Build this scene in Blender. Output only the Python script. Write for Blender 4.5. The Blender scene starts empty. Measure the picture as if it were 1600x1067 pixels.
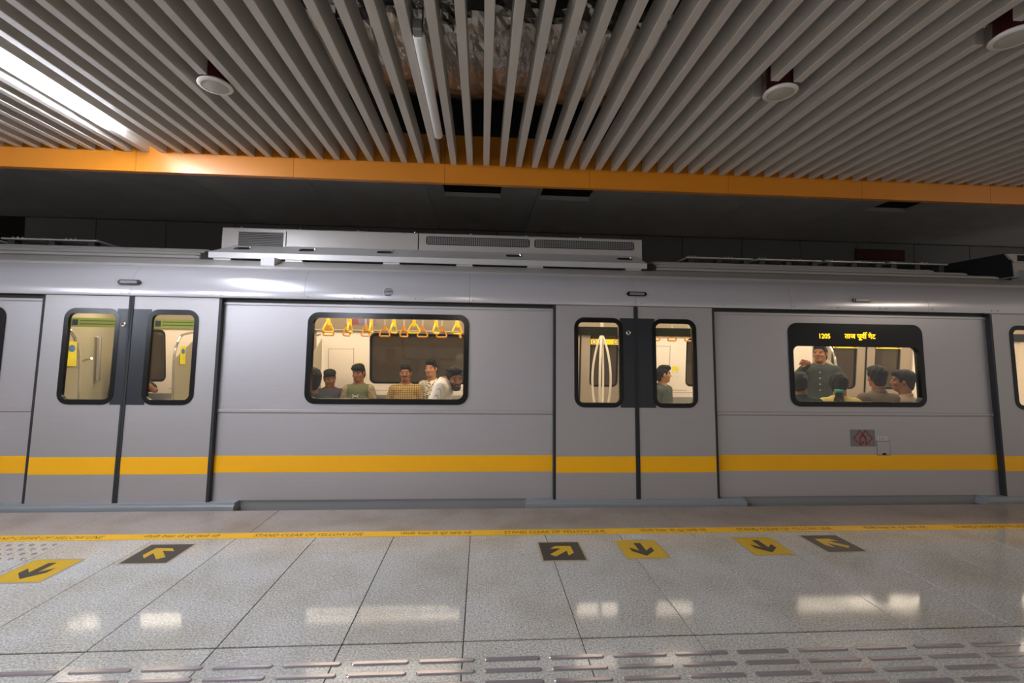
import bpy, bmesh, math, random
import numpy as np
from mathutils import Vector, Matrix
from mathutils.geometry import tessellate_polygon

random.seed(7)
PI = math.pi
S = bpy.context.scene
COL = S.collection

# ------------------------------------------------------------------ camera, world, lights, exposure
cam_d = bpy.data.cameras.new('camera')
cam_d.sensor_fit = 'HORIZONTAL'
cam_d.sensor_width = 36.0
cam_d.lens = 16.0
cam_d.clip_start = 0.05
cam = bpy.data.objects.new('camera', cam_d)
COL.objects.link(cam)
_r = Vector((0.9978, -0.0656, 0.0133)).normalized()
_f = Vector((0.0652, 0.9975, 0.0280)).normalized()
_r = (_r - _f * _r.dot(_f)).normalized()
_u = _r.cross(_f)
cam.matrix_world = Matrix(((_r.x, _u.x, -_f.x, 0), (_r.y, _u.y, -_f.y, 0), (_r.z, _u.z, -_f.z, 1.43), (0, 0, 0, 1)))
S.camera = cam

world = bpy.data.worlds.new('station_ambience')
S.world = world
world.use_nodes = True
world.node_tree.nodes['Background'].inputs[0].default_value = (1.0, 0.93, 0.85, 1)
world.node_tree.nodes['Background'].inputs[1].default_value = 0.40

S.view_settings.view_transform = 'Standard'
S.view_settings.look = 'None'
S.view_settings.gamma = 1.0
S.view_settings.use_curve_mapping = False
S.view_settings.exposure = 0.0
S.cycles.max_bounces = 8
S.cycles.transparent_max_bounces = 12

TUBE_LIT = 265.0        # lit fluorescent tubes of the platform ceiling
TRAIN_LIT = 9.5        # light strips in the train ceiling

# ------------------------------------------------------------------ materials
def lin(h):
    h = h.lstrip('#')
    out = []
    for i in (0, 2, 4):
        c = int(h[i:i + 2], 16) / 255.0
        out.append(c / 12.92 if c <= 0.04045 else ((c + 0.055) / 1.055) ** 2.4)
    return (out[0], out[1], out[2], 1.0)

MATS = {}
def mat(name, col, rough=0.5, metal=0.0, noise=None, bump=None, emit=None, spec=None, coat=0.0, vary=0.0):
    """plain procedural material; noise = (scale, amount), bump = (scale, strength), vary = per object value change"""
    if name in MATS:
        return MATS[name]
    m = bpy.data.materials.new(name)
    m.use_nodes = True
    nt = m.node_tree
    b = nt.nodes['Principled BSDF']
    c = lin(col) if isinstance(col, str) else (*col, 1.0)
    b.inputs['Base Color'].default_value = c
    b.inputs['Roughness'].default_value = rough
    b.inputs['Metallic'].default_value = metal
    if spec is not None:
        b.inputs['Specular IOR Level'].default_value = spec
    if coat:
        b.inputs['Coat Weight'].default_value = coat
        b.inputs['Coat Roughness'].default_value = 0.12
    tc = nt.nodes.new('ShaderNodeTexCoord')
    src = None
    if noise:
        n = nt.nodes.new('ShaderNodeTexNoise')
        n.inputs['Scale'].default_value = noise[0]
        n.inputs['Detail'].default_value = 4
        nt.links.new(tc.outputs['Object'], n.inputs['Vector'])
        mx = nt.nodes.new('ShaderNodeMix'); mx.data_type = 'RGBA'
        a = noise[1]
        mx.inputs[6].default_value = (c[0] * (1 - a), c[1] * (1 - a), c[2] * (1 - a), 1)
        mx.inputs[7].default_value = (min(1, c[0] * (1 + a)), min(1, c[1] * (1 + a)), min(1, c[2] * (1 + a)), 1)
        nt.links.new(n.outputs['Fac'], mx.inputs[0])
        src = mx.outputs[2]
    if vary:
        oi = nt.nodes.new('ShaderNodeObjectInfo')
        mr = nt.nodes.new('ShaderNodeMapRange')
        mr.inputs['To Min'].default_value = 1 - vary
        mr.inputs['To Max'].default_value = 1 + vary
        nt.links.new(oi.outputs['Random'], mr.inputs['Value'])
        hs = nt.nodes.new('ShaderNodeHueSaturation')
        hs.inputs['Color'].default_value = c
        if src:
            nt.links.new(src, hs.inputs['Color'])
        nt.links.new(mr.outputs[0], hs.inputs['Value'])
        src = hs.outputs[0]
    if src:
        nt.links.new(src, b.inputs['Base Color'])
    if bump:
        n2 = nt.nodes.new('ShaderNodeTexNoise')
        n2.inputs['Scale'].default_value = bump[0]
        n2.inputs['Detail'].default_value = 3
        nt.links.new(tc.outputs['Object'], n2.inputs['Vector'])
        bp = nt.nodes.new('ShaderNodeBump')
        bp.inputs['Strength'].default_value = bump[1]
        bp.inputs['Distance'].default_value = 0.01
        nt.links.new(n2.outputs['Fac'], bp.inputs['Height'])
        nt.links.new(bp.outputs[0], b.inputs['Normal'])
    if emit:
        b.inputs['Emission Color'].default_value = lin(emit[0])
        b.inputs['Emission Strength'].default_value = emit[1]
    MATS[name] = m
    return m

def granite(name, c_lo, c_hi, rough, stain):
    m = bpy.data.materials.new(name); m.use_nodes = True
    nt = m.node_tree; N = nt.nodes; L = nt.links
    b = N['Principled BSDF']
    tc = N.new('ShaderNodeNewGeometry')
    n1 = N.new('ShaderNodeTexNoise'); n1.inputs['Scale'].default_value = 95; n1.inputs['Detail'].default_value = 5; n1.inputs['Roughness'].default_value = 0.75
    n2 = N.new('ShaderNodeTexVoronoi'); n2.inputs['Scale'].default_value = 210
    n3 = N.new('ShaderNodeTexNoise'); n3.inputs['Scale'].default_value = 2.2; n3.inputs['Detail'].default_value = 4
    for n in (n1, n2, n3):
        L.new(tc.outputs['Position'], n.inputs['Vector'])
    r = N.new('ShaderNodeValToRGB')
    r.color_ramp.elements[0].position = 0.33; r.color_ramp.elements[0].color = lin(c_lo)
    r.color_ramp.elements[1].position = 0.62; r.color_ramp.elements[1].color = lin(c_hi)
    L.new(n1.outputs['Fac'], r.inputs[0])
    mx = N.new('ShaderNodeMix'); mx.data_type = 'RGBA'; mx.blend_type = 'MULTIPLY'; mx.inputs[0].default_value = 0.35
    L.new(r.outputs[0], mx.inputs[6]); L.new(n2.outputs['Color'], mx.inputs[7])
    hs0 = N.new('ShaderNodeHueSaturation'); hs0.inputs['Saturation'].default_value = 0.25
    L.new(n2.outputs['Color'], hs0.inputs['Color']); L.new(hs0.outputs[0], mx.inputs[7])
    st = N.new('ShaderNodeValToRGB')
    st.color_ramp.elements[0].position = 0.42; st.color_ramp.elements[0].color = (1, 1, 1, 1)
    st.color_ramp.elements[1].position = 0.72; st.color_ramp.elements[1].color = lin(stain)
    L.new(n3.outputs['Fac'], st.inputs[0])
    mx2 = N.new('ShaderNodeMix'); mx2.data_type = 'RGBA'; mx2.blend_type = 'MULTIPLY'; mx2.inputs[0].default_value = 0.6
    L.new(mx.outputs[2], mx2.inputs[6]); L.new(st.outputs[0], mx2.inputs[7])
    oi = N.new('ShaderNodeObjectInfo'); mr = N.new('ShaderNodeMapRange')
    mr.inputs['To Min'].default_value = 0.93; mr.inputs['To Max'].default_value = 1.06
    L.new(oi.outputs['Random'], mr.inputs['Value'])
    hs = N.new('ShaderNodeHueSaturation'); L.new(mr.outputs[0], hs.inputs['Value']); L.new(mx2.outputs[2], hs.inputs['Color'])
    L.new(hs.outputs[0], b.inputs['Base Color'])
    rr = N.new('ShaderNodeMapRange'); rr.inputs['To Min'].default_value = rough - 0.03; rr.inputs['To Max'].default_value = rough + 0.05
    L.new(n3.outputs['Fac'], rr.inputs['Value']); L.new(rr.outputs[0], b.inputs['Roughness'])
    b.inputs['Specular IOR Level'].default_value = 0.13
    MATS[name] = m
    return m

def steel(name, col, rough=0.33, metal=0.55, streak=0.06):
    """brushed stainless body sheet: fine lengthwise streaks in value and gloss"""
    m = bpy.data.materials.new(name); m.use_nodes = True
    nt = m.node_tree; N = nt.nodes; L = nt.links
    b = N['Principled BSDF']
    g = N.new('ShaderNodeNewGeometry')
    mp = N.new('ShaderNodeMapping'); mp.inputs['Scale'].default_value = (1.2, 1, 60)
    L.new(g.outputs['Position'], mp.inputs['Vector'])
    n = N.new('ShaderNodeTexNoise'); n.inputs['Scale'].default_value = 2.0; n.inputs['Detail'].default_value = 5
    L.new(mp.outputs[0], n.inputs['Vector'])
    c = lin(col)
    mx = N.new('ShaderNodeMix'); mx.data_type = 'RGBA'
    mx.inputs[6].default_value = tuple(v * (1 - streak) for v in c[:3]) + (1,)
    mx.inputs[7].default_value = tuple(v * (1 + streak) for v in c[:3]) + (1,)
    L.new(n.outputs['Fac'], mx.inputs[0]); L.new(mx.outputs[2], b.inputs['Base Color'])
    rr = N.new('ShaderNodeMapRange'); rr.inputs['To Min'].default_value = rough - 0.05; rr.inputs['To Max'].default_value = rough + 0.06
    L.new(n.outputs['Fac'], rr.inputs['Value']); L.new(rr.outputs[0], b.inputs['Roughness'])
    b.inputs['Metallic'].default_value = metal
    MATS[name] = m
    return m

def glass(name, tint, refl=1.0, ior=1.5, haze=None):
    m = bpy.data.materials.new(name); m.use_nodes = True
    nt = m.node_tree; N = nt.nodes; L = nt.links
    N.remove(N['Principled BSDF'])
    t = N.new('ShaderNodeBsdfTransparent'); t.inputs[0].default_value = (*tint, 1)
    g = N.new('ShaderNodeBsdfGlossy'); g.inputs['Roughness'].default_value = 0.015; g.inputs['Color'].default_value = (refl, refl, refl, 1)
    fr = N.new('ShaderNodeFresnel')
    ge = N.new('ShaderNodeNewGeometry')          # same reflectance from both faces of the thin pane
    ir = N.new('ShaderNodeMapRange'); ir.inputs['To Min'].default_value = ior; ir.inputs['To Max'].default_value = 1 / ior
    L.new(ge.outputs['Backfacing'], ir.inputs['Value']); L.new(ir.outputs[0], fr.inputs['IOR'])
    body = t.outputs[0]
    if haze:
        df = N.new('ShaderNodeBsdfDiffuse'); df.inputs[0].default_value = lin(haze[0])
        m0 = N.new('ShaderNodeMixShader'); m0.inputs[0].default_value = haze[1]
        L.new(t.outputs[0], m0.inputs[1]); L.new(df.outputs[0], m0.inputs[2]); body = m0.outputs[0]
    mx = N.new('ShaderNodeMixShader')
    L.new(fr.outputs[0], mx.inputs[0]); L.new(body, mx.inputs[1]); L.new(g.outputs[0], mx.inputs[2])
    L.new(mx.outputs[0], N['Material Output'].inputs['Surface'])
    MATS[name] = m
    return m

def cloth(name, kind, c1, c2, scale=40.0):
    """woven shirt patterns: check, stripe, blotch"""
    m = bpy.data.materials.new(name); m.use_nodes = True
    nt = m.node_tree; N = nt.nodes; L = nt.links
    b = N['Principled BSDF']; b.inputs['Roughness'].default_value = 0.9; b.inputs['Specular IOR Level'].default_value = 0.15
    tc = N.new('ShaderNodeTexCoord')
    mx = N.new('ShaderNodeMix'); mx.data_type = 'RGBA'
    mx.inputs[6].default_value = lin(c1); mx.inputs[7].default_value = lin(c2)
    def lines(axis, thr):
        sp = N.new('ShaderNodeSeparateXYZ'); L.new(tc.outputs['Object'], sp.inputs[0])
        mu = N.new('ShaderNodeMath'); mu.operation = 'MULTIPLY'; mu.inputs[1].default_value = scale
        L.new(sp.outputs[axis], mu.inputs[0])
        fr = N.new('ShaderNodeMath'); fr.operation = 'FRACT'; L.new(mu.outputs[0], fr.inputs[0])
        lt = N.new('ShaderNodeMath'); lt.operation = 'LESS_THAN'; lt.inputs[1].default_value = thr
        L.new(fr.outputs[0], lt.inputs[0])
        return lt.outputs[0]
    if kind == 'check':
        a, c = lines(0, 0.19), lines(2, 0.19)
        ad = N.new('ShaderNodeMath'); ad.operation = 'MAXIMUM'; L.new(a, ad.inputs[0]); L.new(c, ad.inputs[1])
        L.new(ad.outputs[0], mx.inputs[0])
    elif kind == 'stripe':
        L.new(lines(0, 0.22), mx.inputs[0])
    else:
        v = N.new('ShaderNodeTexNoise'); v.inputs['Scale'].default_value = scale; v.inputs['Detail'].default_value = 2
        L.new(tc.outputs['Object'], v.inputs['Vector'])
        cr = N.new('ShaderNodeValToRGB'); cr.color_ramp.interpolation = 'CONSTANT'
        cr.color_ramp.elements[0].position = 0; cr.color_ramp.elements[1].position = 0.56
        L.new(v.outputs['Fac'], cr.inputs[0]); L.new(cr.outputs[0], mx.inputs[0])
    L.new(mx.outputs[2], b.inputs['Base Color'])
    MATS[name] = m
    return m

M_tile = granite('granite_tile', '#878782', '#e4e3df', 0.065, '#ddd3bf')
M_coping = granite('granite_coping', '#978c83', '#bdb1a6', 0.3, '#cdbfae')
M_joint = mat('joint_grout', '#2f261c', 0.9)
M_body = steel('stainless_body', '#b4b0b2', 0.34, 0.45)
M_door = steel('stainless_door', '#aeaaaa', 0.36, 0.45)
M_cant = mat('stainless_cant', '#bfbcbf', 0.22, 0.35, noise=(1.3, 0.03))
M_roof = steel('roof_steel', '#b0aba6', 0.38, 0.3)
M_roofshade = steel('roof_steel_shaded', '#6f6a66', 0.5, 0.3)
M_ac = mat('unit_paint', '#a59e97', 0.4, 0.1, noise=(6, 0.06))
M_fair = mat('fairing_paint', '#b9b6b3', 0.35, 0.3, noise=(5, 0.05))
M_yellow = mat('livery_yellow', '#ffb700', 0.4, noise=(3, 0.03))
M_rubber = mat('black_rubber', '#0c0d0e', 0.22, spec=0.35)
M_seal = mat('seal_rubber', '#222427', 0.5)
M_panelblk = mat('dark_door_panel', '#25282e', 0.28, spec=0.5)
M_black = mat('matt_black', '#0b0b0c', 0.8)
M_sill = mat('sill_alloy', '#9a9fa2', 0.45, 0.25)
M_skirt = mat('skirt_grey', '#969594', 0.5, 0.2)
M_chrome = mat('polished_steel', '#d8d4cc', 0.18, 0.9)
M_slat = mat('slat_paint', '#c3bdb4', 0.5, noise=(9, 0.03), vary=0.03)
M_orange = mat('orange_fascia', '#bd720a', 0.42, noise=(4, 0.05))
M_concrete = mat('soffit_concrete', '#cfccc9', 0.85, noise=(2.5, 0.18), vary=0.06)
M_wall = mat('tunnel_wall_panel', '#8b8a8c', 0.8, noise=(2, 0.15), vary=0.08)
M_plenum = mat('plenum_black', '#0d0d0d', 0.9)
M_foil = mat('crumpled_foil', '#d6cec4', 0.24, 0.85, noise=(9, 0.25), bump=(14, 0.8))
M_white = mat('lamp_white', '#dcdad6', 0.35)
M_tube_dim = mat('tube_dim', '#ffffff', 0.4, emit=('#fff0de', TUBE_LIT * 0.25))
M_tube_lit = mat('tube_lit', '#ffffff', 0.4, emit=('#eaf0ff', TUBE_LIT))
M_spk = mat('speaker_white', '#d3cdc3', 0.5)
M_spkg = mat('speaker_grille', '#b6b3a6', 0.7, bump=(400, 0.4))
M_red = mat('can_red', '#4d0f16', 0.5)
M_grey = mat('clip_grey', '#8b8784', 0.45, 0.3)
M_bar = mat('tactile_steel', '#aea6a8', 0.22, 0.55, noise=(40, 0.08))
M_tape = mat('tape_yellow', '#efb81c', 0.45, noise=(7, 0.07))
M_ink = mat('tape_ink', '#5f4a12', 0.7)
M_stky = mat('sticker_yellow', '#c9a31c', 0.5, noise=(25, 0.08))
M_stkb = mat('sticker_black', '#3b3734', 0.5, noise=(25, 0.08))
M_stkclear = mat('sticker_border', '#a5977c', 0.35)
M_glass = glass('window_glass', (0.94, 0.93, 0.915), ior=1.42)
M_glassfar = glass('far_window_glass', (0.75, 0.71, 0.65), haze=('#8d7a60', 0.12))  # brown diffuse share paints reflected haze into the far panes
M_inwall = mat('interior_cream', '#efe2cd', 0.45, noise=(3, 0.02))
M_inbeige = mat('interior_beige', '#cbbba0', 0.45)
M_indoor = mat('interior_door', '#a6967f', 0.4, 0.2)
M_inline = mat('panel_gap', '#8d7b66', 0.8)
M_infloor = mat('interior_floor', '#8b8a86', 0.5)
M_seat = mat('seat_steel', '#b9b5ad', 0.35, 0.6)
M_strip = mat('train_light_strip', '#ffffff', 0.5, emit=('#fff0dc', TRAIN_LIT))
M_screen = mat('frosted_screen', '#a9a184', 0.3, spec=0.6)
M_strapy = mat('strap_yellow', '#ffd01c', 0.4)
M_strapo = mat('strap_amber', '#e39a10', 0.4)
M_cream = mat('cream_enamel', '#e9dfcb', 0.35)
M_strapw = mat('strap_webbing', '#dcd3c3', 0.7)
M_stick = mat('notice_yellow', '#f0dc14', 0.5)
M_notice = mat('notice_olive', '#98a02a', 0.5)
M_noticed = mat('notice_dark', '#4b4a2c', 0.5)
M_blue = mat('notice_blue', '#4a78b5', 0.5)
M_redmark = mat('mark_red', '#a02a2e', 0.5)
M_plate = mat('logo_plate_grey', '#7d7b7a', 0.4, 0.3)
M_label = mat('label_white', '#d5d4d2', 0.5)
M_dark = mat('dark_ink', '#2a2a30', 0.6)
M_led = mat('led_amber', '#ffb010', 0.5, emit=('#ffb318', 3.0))
M_signred = mat('dim_red_sign', '#5a1a16', 0.6)
M_track = mat('track_bed', '#3a3734', 0.9, noise=(12, 0.3))
M_poster1 = mat('poster_pink', '#c77a80', 0.6)
M_poster2 = mat('poster_lilac', '#b7a2c4', 0.6)
M_lens = mat('marker_lens', '#757270', 0.25)

# ------------------------------------------------------------------ mesh helpers
class MB:
    def __init__(self, T=None):
        self.v = []; self.f = []; self.m = []; self.T = T
    def add(self, vs, fs, mi=0):
        o = len(self.v)
        if self.T:
            vs = [self.T(*p) for p in vs]
        self.v += [tuple(p) for p in vs]
        self.f += [tuple(i + o for i in f) for f in fs]
        self.m += [mi] * len(fs)
        return self
    def box(self, x0, x1, y0, y1, z0, z1, mi=0):
        vs = [(x0, y0, z0), (x1, y0, z0), (x1, y1, z0), (x0, y1, z0), (x0, y0, z1), (x1, y0, z1), (x1, y1, z1), (x0, y1, z1)]
        return self.add(vs, [(0, 3, 2, 1), (4, 5, 6, 7), (0, 1, 5, 4), (1, 2, 6, 5), (2, 3, 7, 6), (3, 0, 4, 7)], mi)
    def bbox(self, x0, x1, y0, y1, z0, z1, c=0.004, mi=0):
        """box with its long edges chamfered on the -y side and top (cheap bevel)"""
        prof = [(y0, z0 + c), (y0, z1 - c), (y0 + c, z1), (y1, z1), (y1, z0), (y0 + c, z0)]
        return self.prof_x(prof, x0, x1, mi)
    def prof_x(self, prof, x0, x1, mi=0):
        n = len(prof)
        vs = [(x0, y, z) for y, z in prof] + [(x1, y, z) for y, z in prof]
        fs = [(i, (i + 1) % n, n + (i + 1) % n, n + i) for i in range(n)]
        tri = tessellate_polygon([[Vector((y, z, 0)) for y, z in prof]])
        fs += [tuple(t) for t in tri] + [tuple(n + i for i in reversed(t)) for t in tri]
        return self.add(vs, fs, mi)
    def sheet_x(self, prof, x0, x1, t=0.01, mi=0):
        """open profile (y, z) swept along x with thickness t downwards"""
        n = len(prof)
        low = [(y, z - t) for y, z in prof]
        return self.prof_x(prof + low[::-1], x0, x1, mi)
    def plate(self, loops, d0, d1, mi=0):
        """flat plate with holes: loops of (x, z); d0 front depth, d1 back depth"""
        flat = [p for l in loops for p in l]
        n = len(flat)
        tri = tessellate_polygon([[Vector((x, z, 0)) for x, z in l] for l in loops])
        vs = [(x, d0, z) for x, z in flat] + [(x, d1, z) for x, z in flat]
        fs = [tuple(t) for t in tri] + [tuple(n + i for i in reversed(t)) for t in tri]
        o = 0
        for l in loops:
            k = len(l)
            for i in range(k):
                a, b = o + i, o + (i + 1) % k
                fs.append((a, b, n + b, n + a))
            o += k
        return self.add(vs, fs, mi)
    def tube(self, path, r, n=8, mi=0, caps=True):
        path = [Vector(p) for p in path]
        rs = r if isinstance(r, (list, tuple)) else [r] * len(path)
        vs = []
        up = Vector((0, 0, 1))
        for i, p in enumerate(path):
            t = (path[min(i + 1, len(path) - 1)] - path[max(i - 1, 0)]).normalized()
            a = up if abs(t.z) < 0.9 else Vector((1, 0, 0))
            s = t.cross(a).normalized(); q = s.cross(t)
            for k in range(n):
                an = 2 * PI * k / n
                vs.append(tuple(p + s * math.cos(an) * rs[i] + q * math.sin(an) * rs[i]))
        fs = []
        for i in range(len(path) - 1):
            for k in range(n):
                a, b = i * n + k, i * n + (k + 1) % n
                fs.append((a, b, b + n, a + n))
        if caps:
            fs.append(tuple(range(n - 1, -1, -1)))
            fs.append(tuple((len(path) - 1) * n + k for k in range(n)))
        return self.add(vs, fs, mi)
    def lathe(self, prof, c, axis='z', n=24, mi=0):
        """profile (r, h) around axis through c"""
        vs = []
        for r, h in prof:
            for k in range(n):
                a = 2 * PI * k / n
                x, y = r * math.cos(a), r * math.sin(a)
                vs.append((c[0] + x, c[1] + y, c[2] + h) if axis == 'z' else (c[0] + x, c[1] + h, c[2] + y))
        fs = []
        for i in range(len(prof) - 1):
            for k in range(n):
                a, b = i * n + k, i * n + (k + 1) % n
                fs.append((a, b, b + n, a + n))
        fs.append(tuple(range(n - 1, -1, -1)))
        fs.append(tuple((len(prof) - 1) * n + k for k in range(n)))
        return self.add(vs, fs, mi)
    def build(self, name, mats, parent=None, smooth=False, **props):
        me = bpy.data.meshes.new(name)
        me.from_pydata(self.v, [], self.f)
        if not isinstance(mats, (list, tuple)):
            mats = [mats]
        for m in mats:
            me.materials.append(m)
        if len(mats) > 1:
            me.polygons.foreach_set('material_index', self.m)
        bm = bmesh.new(); bm.from_mesh(me)
        bmesh.ops.recalc_face_normals(bm, faces=bm.faces)
        bm.to_mesh(me); bm.free()
        if smooth:
            me.polygons.foreach_set('use_smooth', [True] * len(me.polygons))
            try:
                me.set_sharp_from_angle(angle=math.radians(40))
            except Exception:
                pass
        return link(name, me, parent, **props)

def link(name, me, parent=None, **props):
    o = bpy.data.objects.new(name, me)
    COL.objects.link(o)
    if parent is not None:
        o.parent = parent
        o.matrix_parent_inverse = Matrix.Translation(-parent.location) if parent.rotation_euler.z == 0 else Matrix()
    for k, v in props.items():
        o[k] = v
    return o

def thing(name, label, cat, loc=(0, 0, 0), group=None):
    o = bpy.data.objects.new(name, None)
    COL.objects.link(o)
    o.location = loc
    o.empty_display_size = 0.1
    o['label'] = label; o['category'] = cat
    if group:
        o['group'] = group
    return o

def rrect(x0, x1, z0, z1, r, n=6):
    pts = []
    for cx, cz, a0 in ((x1 - r, z1 - r, 0), (x0 + r, z1 - r, 90), (x0 + r, z0 + r, 180), (x1 - r, z0 + r, 270)):
        for i in range(n + 1):
            a = math.radians(a0 + 90 * i / n)
            pts.append((cx + r * math.cos(a), cz + r * math.sin(a)))
    return pts
def rect(x0, x1, z0, z1):
    return [(x0, z0), (x1, z0), (x1, z1), (x0, z1)]

def TM(x, d, z):            # near body side of the train: leans inward towards the roof
    return (x, 4.35 + d + 0.0644 * z, z)
def TF(x, d, z):            # far body side, mirrored
    return (x, 7.22 - d - 0.0644 * z, z)

def text_geo(s, shear=0.0, bold=0.0):
    """outline of a string in the built-in font as flat triangles, normalised to its own bounds"""
    cu = bpy.data.curves.new('lettering', 'FONT'); cu.body = s; cu.shear = shear; cu.offset = bold; cu.resolution_u = 3
    ob = bpy.data.objects.new('lettering', cu); COL.objects.link(ob)
    dg = bpy.context.evaluated_depsgraph_get()
    me = bpy.data.meshes.new_from_object(ob.evaluated_get(dg))
    vs = [tuple(v.co) for v in me.vertices]; fs = [tuple(p.vertices) for p in me.polygons]
    bpy.data.objects.remove(ob); bpy.data.curves.remove(cu); bpy.data.meshes.remove(me)
    return vs, fs
def fit(vs, x0, x1, y0, y1):
    xs = [v[0] for v in vs]; ys = [v[1] for v in vs]
    ax, bx, ay, by = min(xs), max(xs), min(ys), max(ys)
    return [(x0 + (v[0] - ax) / (bx - ax) * (x1 - x0), y0 + (v[1] - ay) / (by - ay) * (y1 - y0)) for v in vs]
def stroke(mb, pts, w, d0, d1, closed=False, mi=0):
    """flat strokes on a plane (x, z) with thickness in depth"""
    seg = list(zip(pts[:-1], pts[1:])) + ([(pts[-1], pts[0])] if closed else [])
    for (ax, az), (bx, bz) in seg:
        l = math.hypot(bx - ax, bz - az) or 1
        ux, uz = (bx - ax) / l, (bz - az) / l
        nx, nz = -uz * w / 2, ux * w / 2
        ex, ez = ux * w * 0.35, uz * w * 0.35
        mb.plate([[(ax - ex + nx, az - ez + nz), (ax - ex - nx, az - ez - nz), (bx + ex - nx, bz + ez - nz), (bx + ex + nx, bz + ez + nz)]], d0, d1, mi)

# ------------------------------------------------------------------ platform floor
floor = MB().box(-9, 9.5, -7, 4.262, -0.6, -0.006).build('floor', M_joint, kind='structure')
tile_cache = {}
def tile(x0, x1, y0, y1, m, name='tile', g=0.0024):
    w, l = round(x1 - x0 - 2 * g, 4), round(y1 - y0 - 2 * g, 4)
    key = (w, l, m.name)
    if key not in tile_cache:
        c = 0.0015
        mb = MB()
        vs = [(-w / 2, -l / 2, -0.03), (w / 2, -l / 2, -0.03), (w / 2, l / 2, -0.03), (-w / 2, l / 2, -0.03),
              (-w / 2, -l / 2, -c), (w / 2, -l / 2, -c), (w / 2, l / 2, -c), (-w / 2, l / 2, -c),
              (-w / 2 + c, -l / 2 + c, 0), (w / 2 - c, -l / 2 + c, 0), (w / 2 - c, l / 2 - c, 0), (-w / 2 + c, l / 2 - c, 0)]
        fs = [(0, 3, 2, 1)]
        for a in (0, 4):
            for i in range(4):
                fs.append((a + i, a + (i + 1) % 4, a + 4 + (i + 1) % 4, a + 4 + i))
        fs.append((8, 9, 10, 11))
        mb.add(vs, fs)
        o = mb.build(name, m, floor)
        tile_cache[key] = o.data
    else:
        o = link(name, tile_cache[key], floor)
    o.location = ((x0 + x1) / 2, (y0 + y1) / 2, random.uniform(-0.0006, 0.0004))
    return o
TW, TX = 0.592, -0.0706
for k in range(-9, 11):
    x0 = TX + k * TW
    tile(x0, x0 + TW, 2.319, 3.700, M_tile)
    if -6 <= k <= 7:
        tile(x0, x0 + TW, 1.05, 2.312, M_tile)
        tile(x0, x0 + TW, -0.15, 1.05, M_tile)
for a, b in ((-8.78, -5.29), (-5.29, -1.80), (-1.80, 1.69), (1.69, 5.18), (5.18, 8.67)):
    tile(a, b, 3.700, 4.262, M_coping, 'coping_slab')
MB().box(-9, 9.5, -7, -0.16, -0.02, -0.001).build('rear_paving', M_tile, floor)

# steel guidance bars set in the near tile row
bar_me = None
for row in range(6):
    yb = 2.170 - 0.0765 * row
    for k in range(-12, 13):
        xb = 0.163 + 0.305 * k + 0.006 * row * 0
        if abs(xb) > 2.3 + 0.35 * (2.2 - yb) + 1.2:
            continue
        if bar_me is None:
            mb = MB()
            L2, W2, h = 0.131, 0.0145, 0.0065
            o1 = [(math.cos(a) * W2 + (L2 - W2) * (1 if math.cos(a) >= 0 else -1), math.sin(a) * W2) for a in [PI * (i + 0.5) / 6 - PI / 2 + (0 if i < 6 else 0) for i in range(12)]]
            o2 = [(x * 0.965, y * 0.66) for x, y in o1]
            n = len(o1)
            vs = [(x, y, -0.004) for x, y in o1] + [(x, y, 0.003) for x, y in o1] + [(x, y, h) for x, y in o2]
            fs = []
            for r in (0, n):
                for i in range(n):
                    fs.append((r + i, r + (i + 1) % n, r + n + (i + 1) % n, r + n + i))
            fs.append(tuple(2 * n + i for i in range(n))); fs.append(tuple(range(n - 1, -1, -1)))
            mb.add(vs, fs)
            o = mb.build('tactile_bar', M_bar, floor)
            bar_me = o.data
        else:
            o = link('tactile_bar', bar_me, floor)
        o.location = (xb, yb, 0)
# round steel studs of the warning patch at the left
stud_me = None
for row in range(4):
    for k in range(0, 15):
        if stud_me is None:
            o = MB().lathe([(0.016, -0.004), (0.016, 0.002), (0.012, 0.0055), (0.005, 0.0065)], (0, 0, 0), n=12).build('tactile_stud', M_bar, floor, smooth=True)
            stud_me = o.data
        else:
            o = link('tactile_stud', stud_me, floor)
        o.location = (-3.079 - 0.0785 * k, 3.560 - 0.0765 * row, 0)

# yellow warning tape with its lettering
tape = thing('warning_tape', 'long yellow floor line with dark lettering in two languages along the platform edge', 'tape', (0, 3.68, 0.001))
MB().box(-8.8, 8.7, 3.632, 3.738, 0.0005, 0.0022).build('tape_strip', M_tape, tape)
ENG = text_geo('STAND CLEAR OF YELLOW LINE', 0.0)
HIN = text_geo('\u092a\u0940\u0932\u0940 \u0930\u0947\u0916\u093e \u0938\u0947 \u0926\u0942\u0930 \u0916\u0921\u093c\u0947 \u0930\u0939\u0947', 0.0)
for i in range(-3, 3):
    for geo, a, b, hgt in ((ENG, 0.199, 1.020, 0.052), (HIN, 1.310, 1.870, 0.066)):
        x0, x1 = a + 1.932 * i, b + 1.932 * i
        if x0 < -5.5:
            continue
        v2 = fit(geo[0], x0, x1, 3.683 - hgt / 2, 3.683 + hgt / 2)
        MB().add([(x, y, 0.0027) for x, y in v2], geo[1]).build('lettering', M_ink, tape)

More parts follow.
